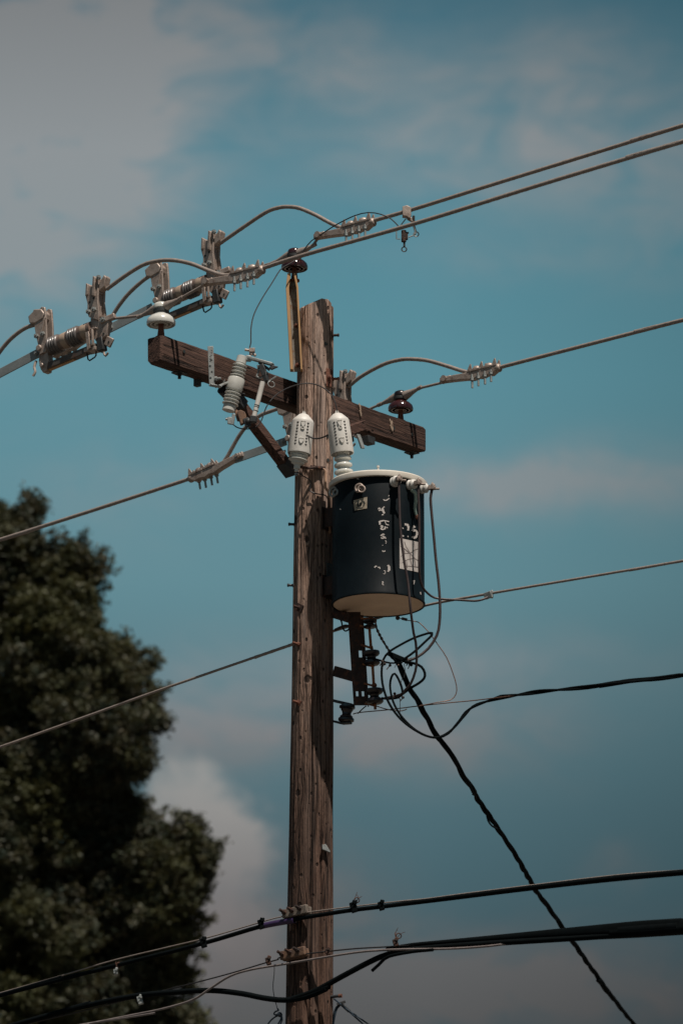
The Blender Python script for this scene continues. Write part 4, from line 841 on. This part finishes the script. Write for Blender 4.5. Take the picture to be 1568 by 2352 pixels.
for (x, y0, y1, s_) in ((612, 600, 800, 1.0), (650, 1130, 1340, 1.08), (590, 170, 280, .85)):
    q0, q1 = z5b(x-6, y0, YS), z5b(x+4, y1, YS); d = q1-q0; L = d.length
    b = MB(); rr = .0415*s_; b.lathe([(rr*.6, 0), (rr, L*.05), (rr*1.02, L*.22), (rr*.9, L*.32), (rr*.55, L*.42), (rr*.5, L*.52), (rr*.6, L*.6), (rr*.98, L*.72), (rr*1.02, L*.88), (rr*.8, L), (rr*.4, L*1.04)], q0, d, 24); b.build('spool', M['blackglaze'], rk)
ck = thing('clevis_insulator', 'dark spool insulator in a clevis low on the pole right side', 'insulator', z5b(260, 1480, -.13))
b = MB(); q0, q1 = z5b(270, 1365, -.13), z5b(250, 1600, -.13); d = q1-q0; L = d.length; rr = .041
b.lathe([(rr*.8, 0), (rr, L*.06), (rr, L*.16), (rr*.75, L*.22), (rr*.78, L*.27), (rr*.62, L*.38), (rr*.55, L*.5), (rr*.6, L*.58), (rr*.82, L*.66), (rr*.78, L*.7), (rr, L*.8), (rr, L*.92), (rr*.7, L)], q0, d, 24); b.build('spool', M['blackglaze'], ck)
b = MB(); b.bar(z5b(95, 1305, -.07), z5b(340, 1360, -.14), .03, .014, (0, 0, 1)); b.bar(z5b(90, 1590, -.07), z5b(200, 1620, -.12), .03, .011, (0, 0, 1)); b.bar(z5b(195, 1620, -.12), z5b(320, 1612, -.14), .03, .008, (0, 0, 1)); b.cyl(z5b(272, 1345, -.13), z5b(248, 1625, -.13), .006); b.build('clevis', M['darkmetal'], ck, bevel=.001)

# ------------------------------------------------------------------ service wires and loops
def W5(pts): return [z5(x, y, Y) for x, y, Y in pts]
z8 = zoom(1050, 1600, 2.3867)
right = [(400, 348), (500, 340), (600, 325), (720, 307), (900, 292), (1050, 275), (1200, 246), (1400, 233), (1568, 210), (1800, 180)]
RP = [z8(x, y, -.42-.62*(k/9)) for k, (x, y) in enumerate(right)]; RP = ext(RP, 8)
def twist(P, r, hr, lay, ph, wob=0):
    P = smooth(P, .02); out = []; L = 0; fr = MB().frames(P)
    for i, (p, x, y) in enumerate(fr):
        if i: L += (p-fr[i-1][0]).length
        k = 1+wob*mn.noise(Vector((L*1.7, ph, 3))); a = 2*math.pi*(L/lay+.5*mn.noise(Vector((L*.9, 0, 0))))+ph
        out.append(p+(x*math.cos(a)+y*math.sin(a))*hr*k)
    return out
lp1 = W5([(860, 440, -.37), (930, 390, -.36), (1000, 325, -.35), (1045, 280, -.34), (1030, 268, -.34), (930, 300, -.34), (840, 345, -.34), (765, 392, -.34), (728, 440, -.34), (715, 520, -.35), (725, 620, -.36), (760, 720, -.37), (820, 810, -.38), (900, 882, -.40), (1000, 938, -.41), (1080, 952, -.41), (1150, 925, -.41), (1220, 845, -.41), (1290, 765, -.42)])
tw1 = twist(RP, .0058, .0062, .62, 0, .3); tw2 = twist(RP, .0058, .0062, .62, math.pi, .3)
def tubeobj(name, P, r, mt, label, cat, group=None, n=8):
    o = MB().tube(P, r, n).build(name, mt, origin=P[0]); return tag(o, label, cat, group)
tubeobj('service_wire', smooth(lp1+[tw1[4]], .02)+tw1[5:], .0062, M['black'], 'black wire with the widest loop, twisting away to the right edge', 'wire', 'black service wires looping under the transformer')
lp2 = W5([(852, 655, -.34), (845, 620, -.34), (825, 570, -.34), (800, 534, -.34), (780, 555, -.34), (770, 610, -.35), (782, 690, -.36), (810, 760, -.37), (860, 832, -.39), (940, 905, -.40), (1030, 948, -.405), (1100, 946, -.405), (1180, 895, -.41), (1260, 805, -.42), (1335, 735, -.42)])
tubeobj('service_wire', smooth(lp2+[tw2[6]], .02)+tw2[7:], .0060, M['black'], 'black wire with a narrow hairpin loop inside the wide loop', 'wire', 'black service wires looping under the transformer')
lp3 = W5([(870, 455, -.37), (930, 468, -.38), (975, 490, -.39), (997, 530, -.39), (992, 565, -.39), (960, 595, -.38), (905, 628, -.36), (850, 668, -.34), (820, 690, -.32), (760, 698, -.28), (718, 695, -.24)])
tubeobj('service_wire', smooth(lp3, .015), .0068, M['black'], 'short black wire hooking round from splice to lowest rack spool', 'wire', 'black service wires looping under the transformer')
P = W5([(600, 432, -.24), (660, 436, -.26), (715, 450, -.30), (770, 465, -.34), (850, 462, -.37)])
wire('service_wire', P, .0048, M['black'], 'short grey-black wire tied from the middle spool to the splice', 'wire', 'black service wires looping under the transformer')
P = W5([(530, 798, -.14), (560, 790, -.16), (620, 783, -.20), (760, 770, -.26), (960, 745, -.32), (1150, 725, -.37), (1330, 708, -.41)])
wire('bare_messenger_wire', P+[tw1[10]], .0030, M['copper'], 'thin bare wire running right from the clevis insulator', 'wire')
P = W5([(560, 795, -.16), (590, 765, -.18), (615, 745, -.18)]); wire('tie_wire', P, .0032, M['thin'], 'short tie wire between clevis and rack bottom', 'wire')
P = W5([(680, 745, -.22), (730, 762, -.25), (790, 775, -.27), (850, 777, -.29), (880, 765, -.30)]); wire('tie_wire', P, .0028, M['copper'], 'thin wire tail curling under the lowest spool', 'wire')
P = W5([(815, 168, -.30), (850, 176, -.31), (885, 186, -.32), (940, 194, -.33), (965, 205, -.33), (1020, 260, -.33), (1090, 355, -.33), (1140, 430, -.33), (1180, 530, -.33), (1204, 615, -.33), (1200, 668, -.33), (1165, 706, -.335), (1080, 722, -.35), (960, 745, -.33)])
wire('bond_wire', P, .0026, M['copper'], 'thin copper wire bowing out from tank bottom to the bare wire', 'wire')
b = MB(); p = W5([(880, 182, -.318), (848, 174, -.31)]); b.cyl(p[0], p[1], .0075); b.sphere(W5([(820, 170, -.30)])[0], .012, 10); tag(b.build('ground_connector', M['rustdark'], origin=p[0]), 'small rusty connector under the tank bottom rim', 'connector')
P = W5([(675, 180, -.25), (682, 235, -.26), (715, 305, -.29), (765, 385, -.32), (830, 480, -.36)])
for k in range(2): tubeobj('twisted_tail_wire', twist(P, .003, .0045, .06, k*math.pi), .0042, M['copper'] if k else M['thin'], ('dark' if not k else 'brown')+' strand of the twisted pair dropping from the rack top', 'wire', 'twisted wire pair below the rack top')
P = z5b, [(655, 140), (700, 140)]
P = [z5b(x, y, -.10) for x, y in ((165, 150), (190, 200), (205, 280), (240, 325), (285, 305), (300, 260))]
wire('loop_wire', P, .0042, M['black'], 'small dark wire loop beside the pole under the tank', 'wire')
sp = thing('wire_splice', 'dark taped splice bundle where the looping wires meet', 'splice', z5(840, 455, -.37))
b = MB()
for i in range(16):
    a = W5([(770+i*8, 415+i*3.2+random.uniform(-9, 9), -.36)])[0]; c = a+Vector((random.uniform(.01, .035), random.uniform(-.01, .01), random.uniform(-.02, .012))); b.cyl(a, c, random.uniform(.005, .0095), n=8)
b.bar(W5([(755, 400, -.36)])[0], W5([(875, 450, -.36)])[0], .02, .022); b.build('tape', M['black'], sp, bevel=.002)
b = MB()
for (x, y) in ((720, 455), (735, 470), (770, 480), (880, 440), (895, 455), (900, 475), (790, 690), (820, 680), (855, 690), (850, 665), (800, 665)):
    q = W5([(x, y, -.35)])[0]; b.sphere(q, .008, 8); b.tube([q, q+Vector((random.uniform(-.02, .02), 0, -.022))], .0028, 5)
b.build('connector', M['rustdark'], sp)
b = MB()
for pts in (((725, 455), (722, 500)), ((810, 470), (800, 495)), ((860, 470), (868, 510), (862, 560)), ((850, 560), (840, 600)), ((835, 700), (836, 760), (833, 805))): b.tube(smooth(W5([(x, y, -.36) for x, y in pts]), .02), .0018, 5)
b.build('loose_end', M['thin'], sp)
TP = [z5(790, 420, -.36), z5(830, 470, -.35), z5(880, 600, -.30), z5(960, 730, -.2), z5(1020, 840, -.05), z5(1080, 950, .1), z5(1170, 1060, .3), z5(1240, 1190, .6), z5(1310, 1290, .9)]
TP += [z8(x, y, Y) for x, y, Y in ((330, 930, 1.3), (410, 1050, 1.6), (500, 1180, 2.0), (600, 1340, 2.5), (680, 1480, 3.0), (780, 1620, 3.5), (900, 1790, 4.1), (1020, 1960, 4.7), (1150, 2140, 5.3), (1270, 2290, 5.9))]
TP = ext(TP, 12)
for k in range(3):
    tubeobj('service_drop_cable', twist(TP, .007, .0085 if k else .0065, .66, k*2.1, .35), (.0086, .0078, .0058)[k], M['black'], ('thickest', 'middle', 'thinnest')[k]+' strand of the twisted service cable running down to the lower right', 'cable', 'strands of the twisted service drop')
p8 = [z8(x, y, 1.6) for x, y in ((395, 1035), (405, 1080), (430, 1112), (462, 1128))]
wire('loose_strand', p8, .005, M['black'], 'loose strand bulging out of the twisted service cable', 'wire')

# ------------------------------------------------------------------ communication cables low on the pole
AT = (-.10, -.135)
c7 = lambda x, y: ((0+x/1.8233)/1.08865, (2050+y/1.8233)/1.08865)
c8 = lambda x, y: ((650+x/1.4834)/1.08865, (2050+y/1.4834)/1.08865)
c9 = lambda x, y: ((640+x/4.3556)/1.08865, (2180+y/4.3556)/1.08865)
def T(pts, off=0): A = (AT[0]+.592*off, AT[1]+.806*off); return [DL(x, y, A) for x, y in pts]
def both(P, m=9): P = ext(P, m); return ext(P[::-1], m)[::-1]
m1 = [c7(-200, 845), c7(0, 790), c7(300, 705), c7(520, 640), c7(760, 582), c7(950, 536), c7(1190, 466), c7(1290, 440), c9(570, 440), c9(840, 405), c9(1110, 372), c9(1568, 320), c8(620, 292), c8(800, 268), c8(1300, 207), c8(1568, 186), c8(1800, 166)]
wire('messenger_strand', both(T(m1)), .0038, M['cable'], 'thin strand above the upper black communication cable', 'cable', 'communication support strands')
m2 = [c7(-200, 858), c7(0, 800), c7(300, 722), c7(560, 656), c7(930, 562), c7(1190, 486), c7(1340, 458), c8(130, 368), c8(240, 350), c8(340, 335), c8(450, 322), c8(700, 291), c8(1000, 253), c8(1300, 219), c8(1568, 195), c8(1800, 176)]
uc = thing('upper_communication_cable', 'upper black communication cable passing in front of the pole with purple tape', 'cable', T([m2[7]])[0])
P = smooth(both(T(m2)), .04); xs = [p.x for p in P]; b = MB(); b.tube(P, [.0115+.004*max(0, min(1, (x-.3)/1.2)) for x in xs], 12); b.build('jacket', M['black'], uc)
P = T([c7(1205, 482), c7(1260, 471), c9(415, 527)]); b = MB(); b.tube(smooth(P, .02), .0155, 12); b.build('purple_tape', M['purple'], uc)
m3 = [c7(-200, 1010), c7(0, 960), c7(300, 890), c7(600, 815), c7(880, 745), c7(1050, 700), c7(1200, 655), c7(1270, 636), c8(70, 512), c8(200, 494), c8(350, 478), c8(500, 469), c8(900, 440), c8(1568, 395), c8(1800, 380)]
wire('messenger_strand', both(T(m3)), .0038, M['thin'], 'thin strand above the lower thick communication bundle', 'cable', 'communication support strands')
m4 = [c7(200, 962), c7(400, 930), c7(600, 891), c7(750, 860), c7(880, 820), c7(960, 768), c7(1050, 712), c7(1150, 682), c7(1313, 655), c9(840, 915), c9(1200, 865), c9(1568, 846), c8(700, 478), c8(850, 468)]
m4b = [c8(1000, 448), c8(1250, 424), c8(1568, 400), c8(1800, 385)]
wire('grey_communication_cable', both(T(m4, -.03)+T(m4b, .01)), .0062, M['greycable'], 'thin grey cable dipping left of the pole beside the lower bundle', 'cable')
m5 = [c7(-200, 1010), c7(300, 870), c7(600, 806), c7(800, 786), c7(960, 778), c7(1100, 792), c7(1200, 812), c7(1300, 822), c7(1400, 806), c7(1500, 762), c8(120, 665), c8(200, 637), c8(300, 583), c8(400, 530), c8(470, 500), c8(560, 482), c8(800, 462), c8(1200, 437), c8(1568, 410), c8(1800, 394)]
P = smooth(both(T(m5, -.01)), .04)
tubeobj('lower_communication_cable', P, .0145, M['black'], 'black cable sagging in front of the pole near the bottom edge', 'cable', n=14)
m6 = [c8(470, 480), c8(560, 466), c8(700, 456), c8(900, 442), c8(1150, 424), c8(1350, 410), c8(1568, 397), c8(1800, 382)]
P = smooth(ext(T(m6, .01), 9), .04); b = MB()
b.tube(P, [.009+.030*max(0, min(1, (p.x-.33)/1.25)) for p in P], 20, lambda i, a, L: 1+.10*math.cos(3*a+L*1.3)+.05*math.cos(5*a-L))
tag(b.build('cable_bundle', M['black'], origin=P[0]), 'thick black cable bundle widening towards the lower right edge', 'cable')
P = T([c8(415, 560), c8(440, 537), c8(475, 508), c8(560, 490), c8(640, 482)], -.05); tubeobj('cut_cable_stub', smooth(P, .02), .0085, M['black'], 'short cut cable stub hanging under the bundle right of the pole', 'cable', n=10)
def bclamp(x, y, label, mt):
    o = DL(x, y, AT); t = thing('suspension_clamp', label, 'clamp', o, LA, 'three-bolt clamps on the pole', local=True)
    b = MB(); b.box((0, -.004, .0), (.155, .022, .046), Matrix.Rotation(-.06, 3, 'Y')); b.box((0, .022, -.004), (.16, .02, .040), Matrix.Rotation(-.06, 3, 'Y')); b.build('plate', M[mt], t, bevel=.004)
    for u in (-.058, -.01, .04): b = MB(); b.hexbolt((u, -.015, .004+u*.08), (-.25, -1, .35), .013, .014, .022, .008); b.build('bolt', M['rustdark'], t)
    b = MB(); b.cyl((.0, .02, 0), (.02, .10, 0), .009); b.build('through_bolt', M['rustdark'], t)
M['clampA'] = mat('weathered_clamp', (.21, .175, .145), (.13, .11, .09), .8, .1, 40, .4)
M['clampB'] = mat('rusty_clamp', (.20, .115, .07), (.10, .065, .05), .8, .1, 30, .4)
bclamp(679, 2094, 'grey three-bolt clamp holding the upper strand to the pole', 'clampA')
bclamp(674, 2190, 'rusty three-bolt clamp holding the lower strand to the pole', 'clampB')
def clip(x, y, label, s_=1, mt='black', tails=0):
    o = DL(x, y, (AT[0], AT[1]-.01)); b = MB(); b.box(o, (.03*s_, .034, .046*s_), Matrix.Rotation(-.3, 3, 'Y')); b.box(o+Vector((.004, -.01, .02*s_)), (.022*s_, .03, .018), Matrix.Rotation(.4, 3, 'Y')); b.cyl(o+Vector((-.012*s_, -.016, -.01)), o+Vector((.014*s_, -.016, .03*s_)), .006)
    ob = b.build('cable_clip', M[mt], origin=o, bevel=.002)
    tag(ob, label, 'clip', 'clips on the communication strands')
    if tails:
        b = MB()
        for k in range(3): b.tube(smooth([o+Vector((.005, -.01, .02)), o+Vector((random.uniform(-.01, .03), -.01, .045)), o+Vector((random.uniform(0, .05), 0, .056+.011*k*(tails == 2)))], .01), .0016, 5)
        b.ring(o+Vector((.016, -.01, .035)), (0, 1, .2), .013, .0028, 14, 6); b.build('loose_lashing_wire', M['rustdark'], ob)
clip(600, 2123, 'black clip at the left end of the purple tape')
clip(467, 2166, 'black clip on the upper strand in front of the tree edge')
clip(812, 2084, 'clip with loose wire ends on the upper cable right of the pole', 1.1, tails=2)
clip(875, 2081, 'black clip on the upper cable, second right of the pole', .9)
clip(616, 2208, 'small rusty clip on the lower strand left of the pole', .8, 'rustdark')
clip(908, 2166, 'clip with curled lashing wire on the lower bundle', .8, 'rustdark', 2)
clip(752, 2187, 'small rusty clip on the lower strand in front of the pole', .7, 'rustdark')
clip(266, 2233, 'tiny curled clip on the upper strand in front of the tree', .6, 'galv', 1)
clip(322, 2298, 'pale metal clip on the grey cable low in front of the tree', .9, 'galv')
P = [DL(*c9(x, y), AT) for x, y in ((200, 1035), (198, 1110), (186, 1220), (190, 1310), (208, 1400), (232, 1490))]
wire('hanging_wire', P, .0020, M['thin'], 'thin hanging wire left of the pole below the lower clamp', 'wire')
b = MB()
for pts in (((235, 1490), (245, 1510), (215, 1520), (195, 1545), (215, 1560), (250, 1545), (262, 1570)), ((262, 1560), (210, 1580), (160, 1620), (130, 1660)), ((268, 1560), (272, 1600), (240, 1660)), ((275, 1560), (285, 1610), (262, 1665)), ((240, 1540), (280, 1560), (272, 1590))):
    b.tube(smooth([DL(*c9(x, y), AT) for x, y in pts], .01), .0042, 7)
q = DL(*c9(258, 1555), AT); b.sphere(q, .014, 8); tag(b.build('wire_knot', M['blue'], origin=q), 'knotted blue-black wire ends hanging left of the pole at the bottom', 'wire')
hk = thing('hook_bolt', 'dark hook bolt with red end low on the pole right side', 'hook', D(*c9(850, 1360), -.05))
b = MB(); b.cyl(D(*c9(815, 1362), -.05), D(*c9(905, 1352), -.07), .008); b.build('shank', M['darkmetal'], hk)
b = MB(); b.cyl(D(*c9(900, 1352), -.07), D(*c9(935, 1348), -.075), .010); b.build('tip', M['rust'], hk)
GD = 'thin blue-black drop wires at the pole foot of the picture'
for k, (pts, lb) in enumerate(((((850, 1385), (900, 1425), (950, 1470), (1080, 1560), (1230, 1665), (1500, 1860)), 'upper drop wire slanting from the hook bolt to the lower right'), (((925, 1440), (990, 1500), (1060, 1565), (1175, 1665), (1400, 1850)), 'lower drop wire slanting from the hook bolt to the lower right'),
                 (((910, 1445), (870, 1480), (850, 1540), (838, 1620), (825, 1760)), 'inner drop wire curving down beside the pole'), (((930, 1440), (885, 1485), (865, 1540), (845, 1640), (835, 1760)), 'outer drop wire curving down beside the pole'))):
    wire('drop_wire', [D(*c9(x, y), -.08-(.3*i/5 if k < 2 else 0)) for i, (x, y) in enumerate(pts)], .0042, M['blue'], lb, 'wire', GD)
b = MB(); q = D(*c9(930, 1430), -.09); b.bar(D(*c9(880, 1445), -.09), D(*c9(972, 1412), -.09), .014, .012); b.bar(D(*c9(940, 1450), -.10), D(*c9(1015, 1520), -.12), .014, .016); tag(b.build('drop_clamp', M['darkmetal'], origin=q, bevel=.001), 'small wedge clamp under the hook bolt', 'clamp')

# ------------------------------------------------------------------ the tree
TYY = 30.0
def tp(x, y, Y=0): return D(x, y, TYY+Y)
pxm = (TYY+28.6)/math.cos(PITCH)/FPX
LOBES = [(-70, 1340, 180, 0), (40, 1300, 90, -.3), (10, 1205, 55, .2), (70, 1175, 24, 0), (130, 1300, 70, -.5), (215, 1320, 48, -.4), (120, 1440, 110, -.6), (20, 1560, 220, 0), (180, 1560, 135, -.6), (300, 1520, 62, -.2), (130, 1710, 190, -.3), (252, 1690, 122, -.8), (320, 1610, 50, -.4),
         (60, 1900, 260, 0), (-20, 2010, 150, -.5), (20, 2110, 120, -.5), (250, 1880, 95, .2), (370, 1975, 112, -.5), (440, 1960, 58, -.6), (330, 2090, 130, -.4), (410, 2060, 60, -.3), (230, 2150, 190, 0), (350, 2250, 100, .2), (390, 2370, 92, 0), (250, 2400, 190, .2), (60, 2300, 280, -.2),
         (-300, 1750, 430, .6), (-330, 2350, 520, .6), (-620, 2050, 500, 1.0), (-480, 1480, 300, .8), (-250, 2800, 560, .5), (120, 2620, 300, .3), (-750, 2650, 500, 1)]
HOLES = [(92, 1590, 9), (212, 1652, 7), (270, 1682, 8), (48, 1842, 11), (75, 2068, 7), (437, 2210, 12), (470, 2250, 11), (400, 2275, 10), (302, 2440, 1), (300, 2455, 20), (180, 2458, 18), (255, 2470, 12), (385, 2296, 8), (168, 2385, 9), (305, 2395, 16), (190, 2460, 12)]
def toD(x, y): return x, y
cl = []
def ball(n, inner): v = rng.normal(size=(n, 3)); v /= np.linalg.norm(v, axis=1)[:, None]; return v*(inner+(1-inner)*rng.random((n, 1))**.6)
SUB = []
for (x, y, r, dy) in LOBES:
    c = np.array(tp(x, y, dy)); R = r*pxm; off = x < -200 or y > 2500
    ns = int(max(4, (26 if not off else 9)*R*R*4)); v = ball(ns, .72)
    for q in v:
        k = 1+.28*mn.noise(Vector(q*2.2+c)); sr = rng.uniform(.11, .25)*(1.0 if R > .4 else .75)
        SUB.append((c+q*np.array([1, 1.15, 1])*(R*k-sr*.6), sr, off))
    cl.append(c+ball(int(26*R*R*4) if not off else int(30*R*R), .2)*R*.72)
for c, sr, off in SUB:
    m = int((300 if not off else 90)*sr*sr*4)
    cl.append(c+ball(max(3, m), .55)*sr*np.array([1.15, 1.15, .8]))
    if not off:                          # sprigs reaching out of the clump
        for _ in range(2):
            d_ = rng.normal(size=3)+np.array([.3, -.2, .7]); d_ /= np.linalg.norm(d_); cl.append(c+d_*(sr*np.linspace(1, rng.uniform(1.4, 1.9), 3))[:, None])
cl = np.concatenate(cl)
f_ = np.array([0, math.cos(PITCH), math.sin(PITCH)]); u_ = np.array([0, -math.sin(PITCH), math.cos(PITCH)])
dz = (cl-CAM)@f_; sx = 784+FPX*(cl[:, 0]-CAM[0])/dz; sy = 1176-FPX*((cl-CAM)@u_)/dz
keep = np.ones(len(cl), bool)
for hx, hy, hr in HOLES: keep &= np.hypot(sx-hx, sy-hy) > hr*1.7
cl = cl[keep]
trng = rng; per = 17; n = len(cl)*per
cdir = trng.normal(size=(len(cl), 3))*np.array([1, 1, .55]); cdir /= np.linalg.norm(cdir, axis=1)[:, None]
base_ = np.repeat(cl, per, 0); cd_ = np.repeat(cdir, per, 0)
pos = base_+cd_*(trng.random((n, 1))-.5)*.16+trng.normal(size=(n, 3))*.026
a = trng.normal(size=(n, 3))*np.array([1, 1, .6])+cd_*.5; a /= np.linalg.norm(a, axis=1)[:, None]
nr = trng.normal(size=(n, 3))+np.array([0, -.2, .9]); b_ = np.cross(nr, a); b_ /= np.linalg.norm(b_, axis=1)[:, None]+1e-9
ln = trng.uniform(.024, .044, (n, 1)); wd = ln*trng.uniform(.30, .42, (n, 1))
V = np.stack([pos-a*ln, pos+b_*wd, pos+a*ln, pos-b_*wd], 1).reshape(-1, 3)
root = Vector((tp(-420, 2000, .6).x, TYY+.6, 0))
V -= np.array(root)
def bigmesh(name, V, k, mt, par):
    me = bpy.data.meshes.new(name); nf = len(V)//k
    me.vertices.add(len(V)); me.vertices.foreach_set('co', V.astype(np.float32).ravel()); me.loops.add(len(V)); me.loops.foreach_set('vertex_index', np.arange(len(V), dtype=np.int32))
    me.polygons.add(nf); me.polygons.foreach_set('loop_start', np.arange(0, len(V), k, dtype=np.int32)); me.polygons.foreach_set('loop_total', np.full(nf, k, dtype=np.int32)); me.update(); me.validate()
    me.materials.append(mt); o = bpy.data.objects.new(name, me); COL.objects.link(o); o.parent = par; return o
lm = bpy.data.materials.new('leaf'); lm.use_nodes = True; N = NT(lm.node_tree)
tc = N.n('ShaderNodeTexCoord'); geo = N.n('ShaderNodeNewGeometry')
f1 = N.noise(tc.outputs['Object'], 1.1, 4, .6); f2 = N.noise(tc.outputs['Object'], 7, 3, .6)
col = N.mix(N.ramp(f2, [(.35, 0.0), (.65, 1.0)]), (.017, .034, .025), (.070, .063, .036)); col = N.mix(N.ramp(f1, [(.4, 0.0), (.62, 1.0)]), col, (.060, .066, .026))
df = N.n('ShaderNodeBsdfPrincipled'); N.l(col, df.inputs['Base Color']); df.inputs['Roughness'].default_value = .6; df.inputs['Specular IOR Level'].default_value = .3
tl_ = N.n('ShaderNodeBsdfTranslucent'); N.l(N.mix(.5, col, (.12, .10, .03)), tl_.inputs['Color'])
mx = N.n('ShaderNodeMixShader'); mx.inputs[0].default_value = .18; N.l(df.outputs[0], mx.inputs[1]); N.l(tl_.outputs[0], mx.inputs[2])
o = N.n('ShaderNodeOutputMaterial'); N.l(mx.outputs[0], o.inputs[0])
tree = thing('broadleaf_tree', 'large dark leafy tree filling the lower left behind the wires', 'tree', root)
crown = bigmesh('crown', V, 4, lm, tree)
bark = mat('bark', (.055, .042, .033), (.035, .028, .022), .9, 0, 9, .8, stretch=(1, 1, .25))
b = MB(); top = tp(-300, 1500, .6); trunkP = [root, root+Vector((.1, 0, 3)), root+Vector((-.15, .1, 6.5)), root+Vector((.2, 0, 10)), root+Vector((.5, 0, 13)), top]
P = smooth(trunkP, .4); b.tube(P, [.36*(1-.85*i/len(P))+.03 for i in range(len(P))], 16, lambda i, a, L: 1+.08*math.sin(5*a+L)+(.35*math.exp(-L*1.5))*abs(math.sin(2.5*a))); tk_ = b.build('trunk', bark, tree)
for i, (x, y, r, dy) in enumerate(LOBES):
    c = tp(x, y, dy); s_ = P[max(3, min(len(P)-2, int(len(P)*min(.95, max(.35, (c.z-1.8)/top.z*1.0)))))]; mid = s_.lerp(c, .5)+Vector((0, 0, -.25+.1*(i % 3)))
    b = MB(); Q = smooth([s_, mid, c, c+(c-mid).normalized()*r*pxm*.6], .2); b.tube(Q, [.10*(1-.86*k/len(Q)) for k in range(len(Q))], 8)
    for j in range(7):
        s2_ = Q[int(len(Q)*(.55+.06*j))]; e = c+Vector(rng.normal(size=3)).normalized()*r*pxm*.9; b.tube(smooth([s2_, s2_.lerp(e, .5)+Vector((0, 0, .05)), e], .15), [.022, .018, .015, .012, .01, .008, .006][:1]*200 and .011, 5)
    b.build('limb', bark, tree)
print('leaves', n, 'objects', len(bpy.data.objects))
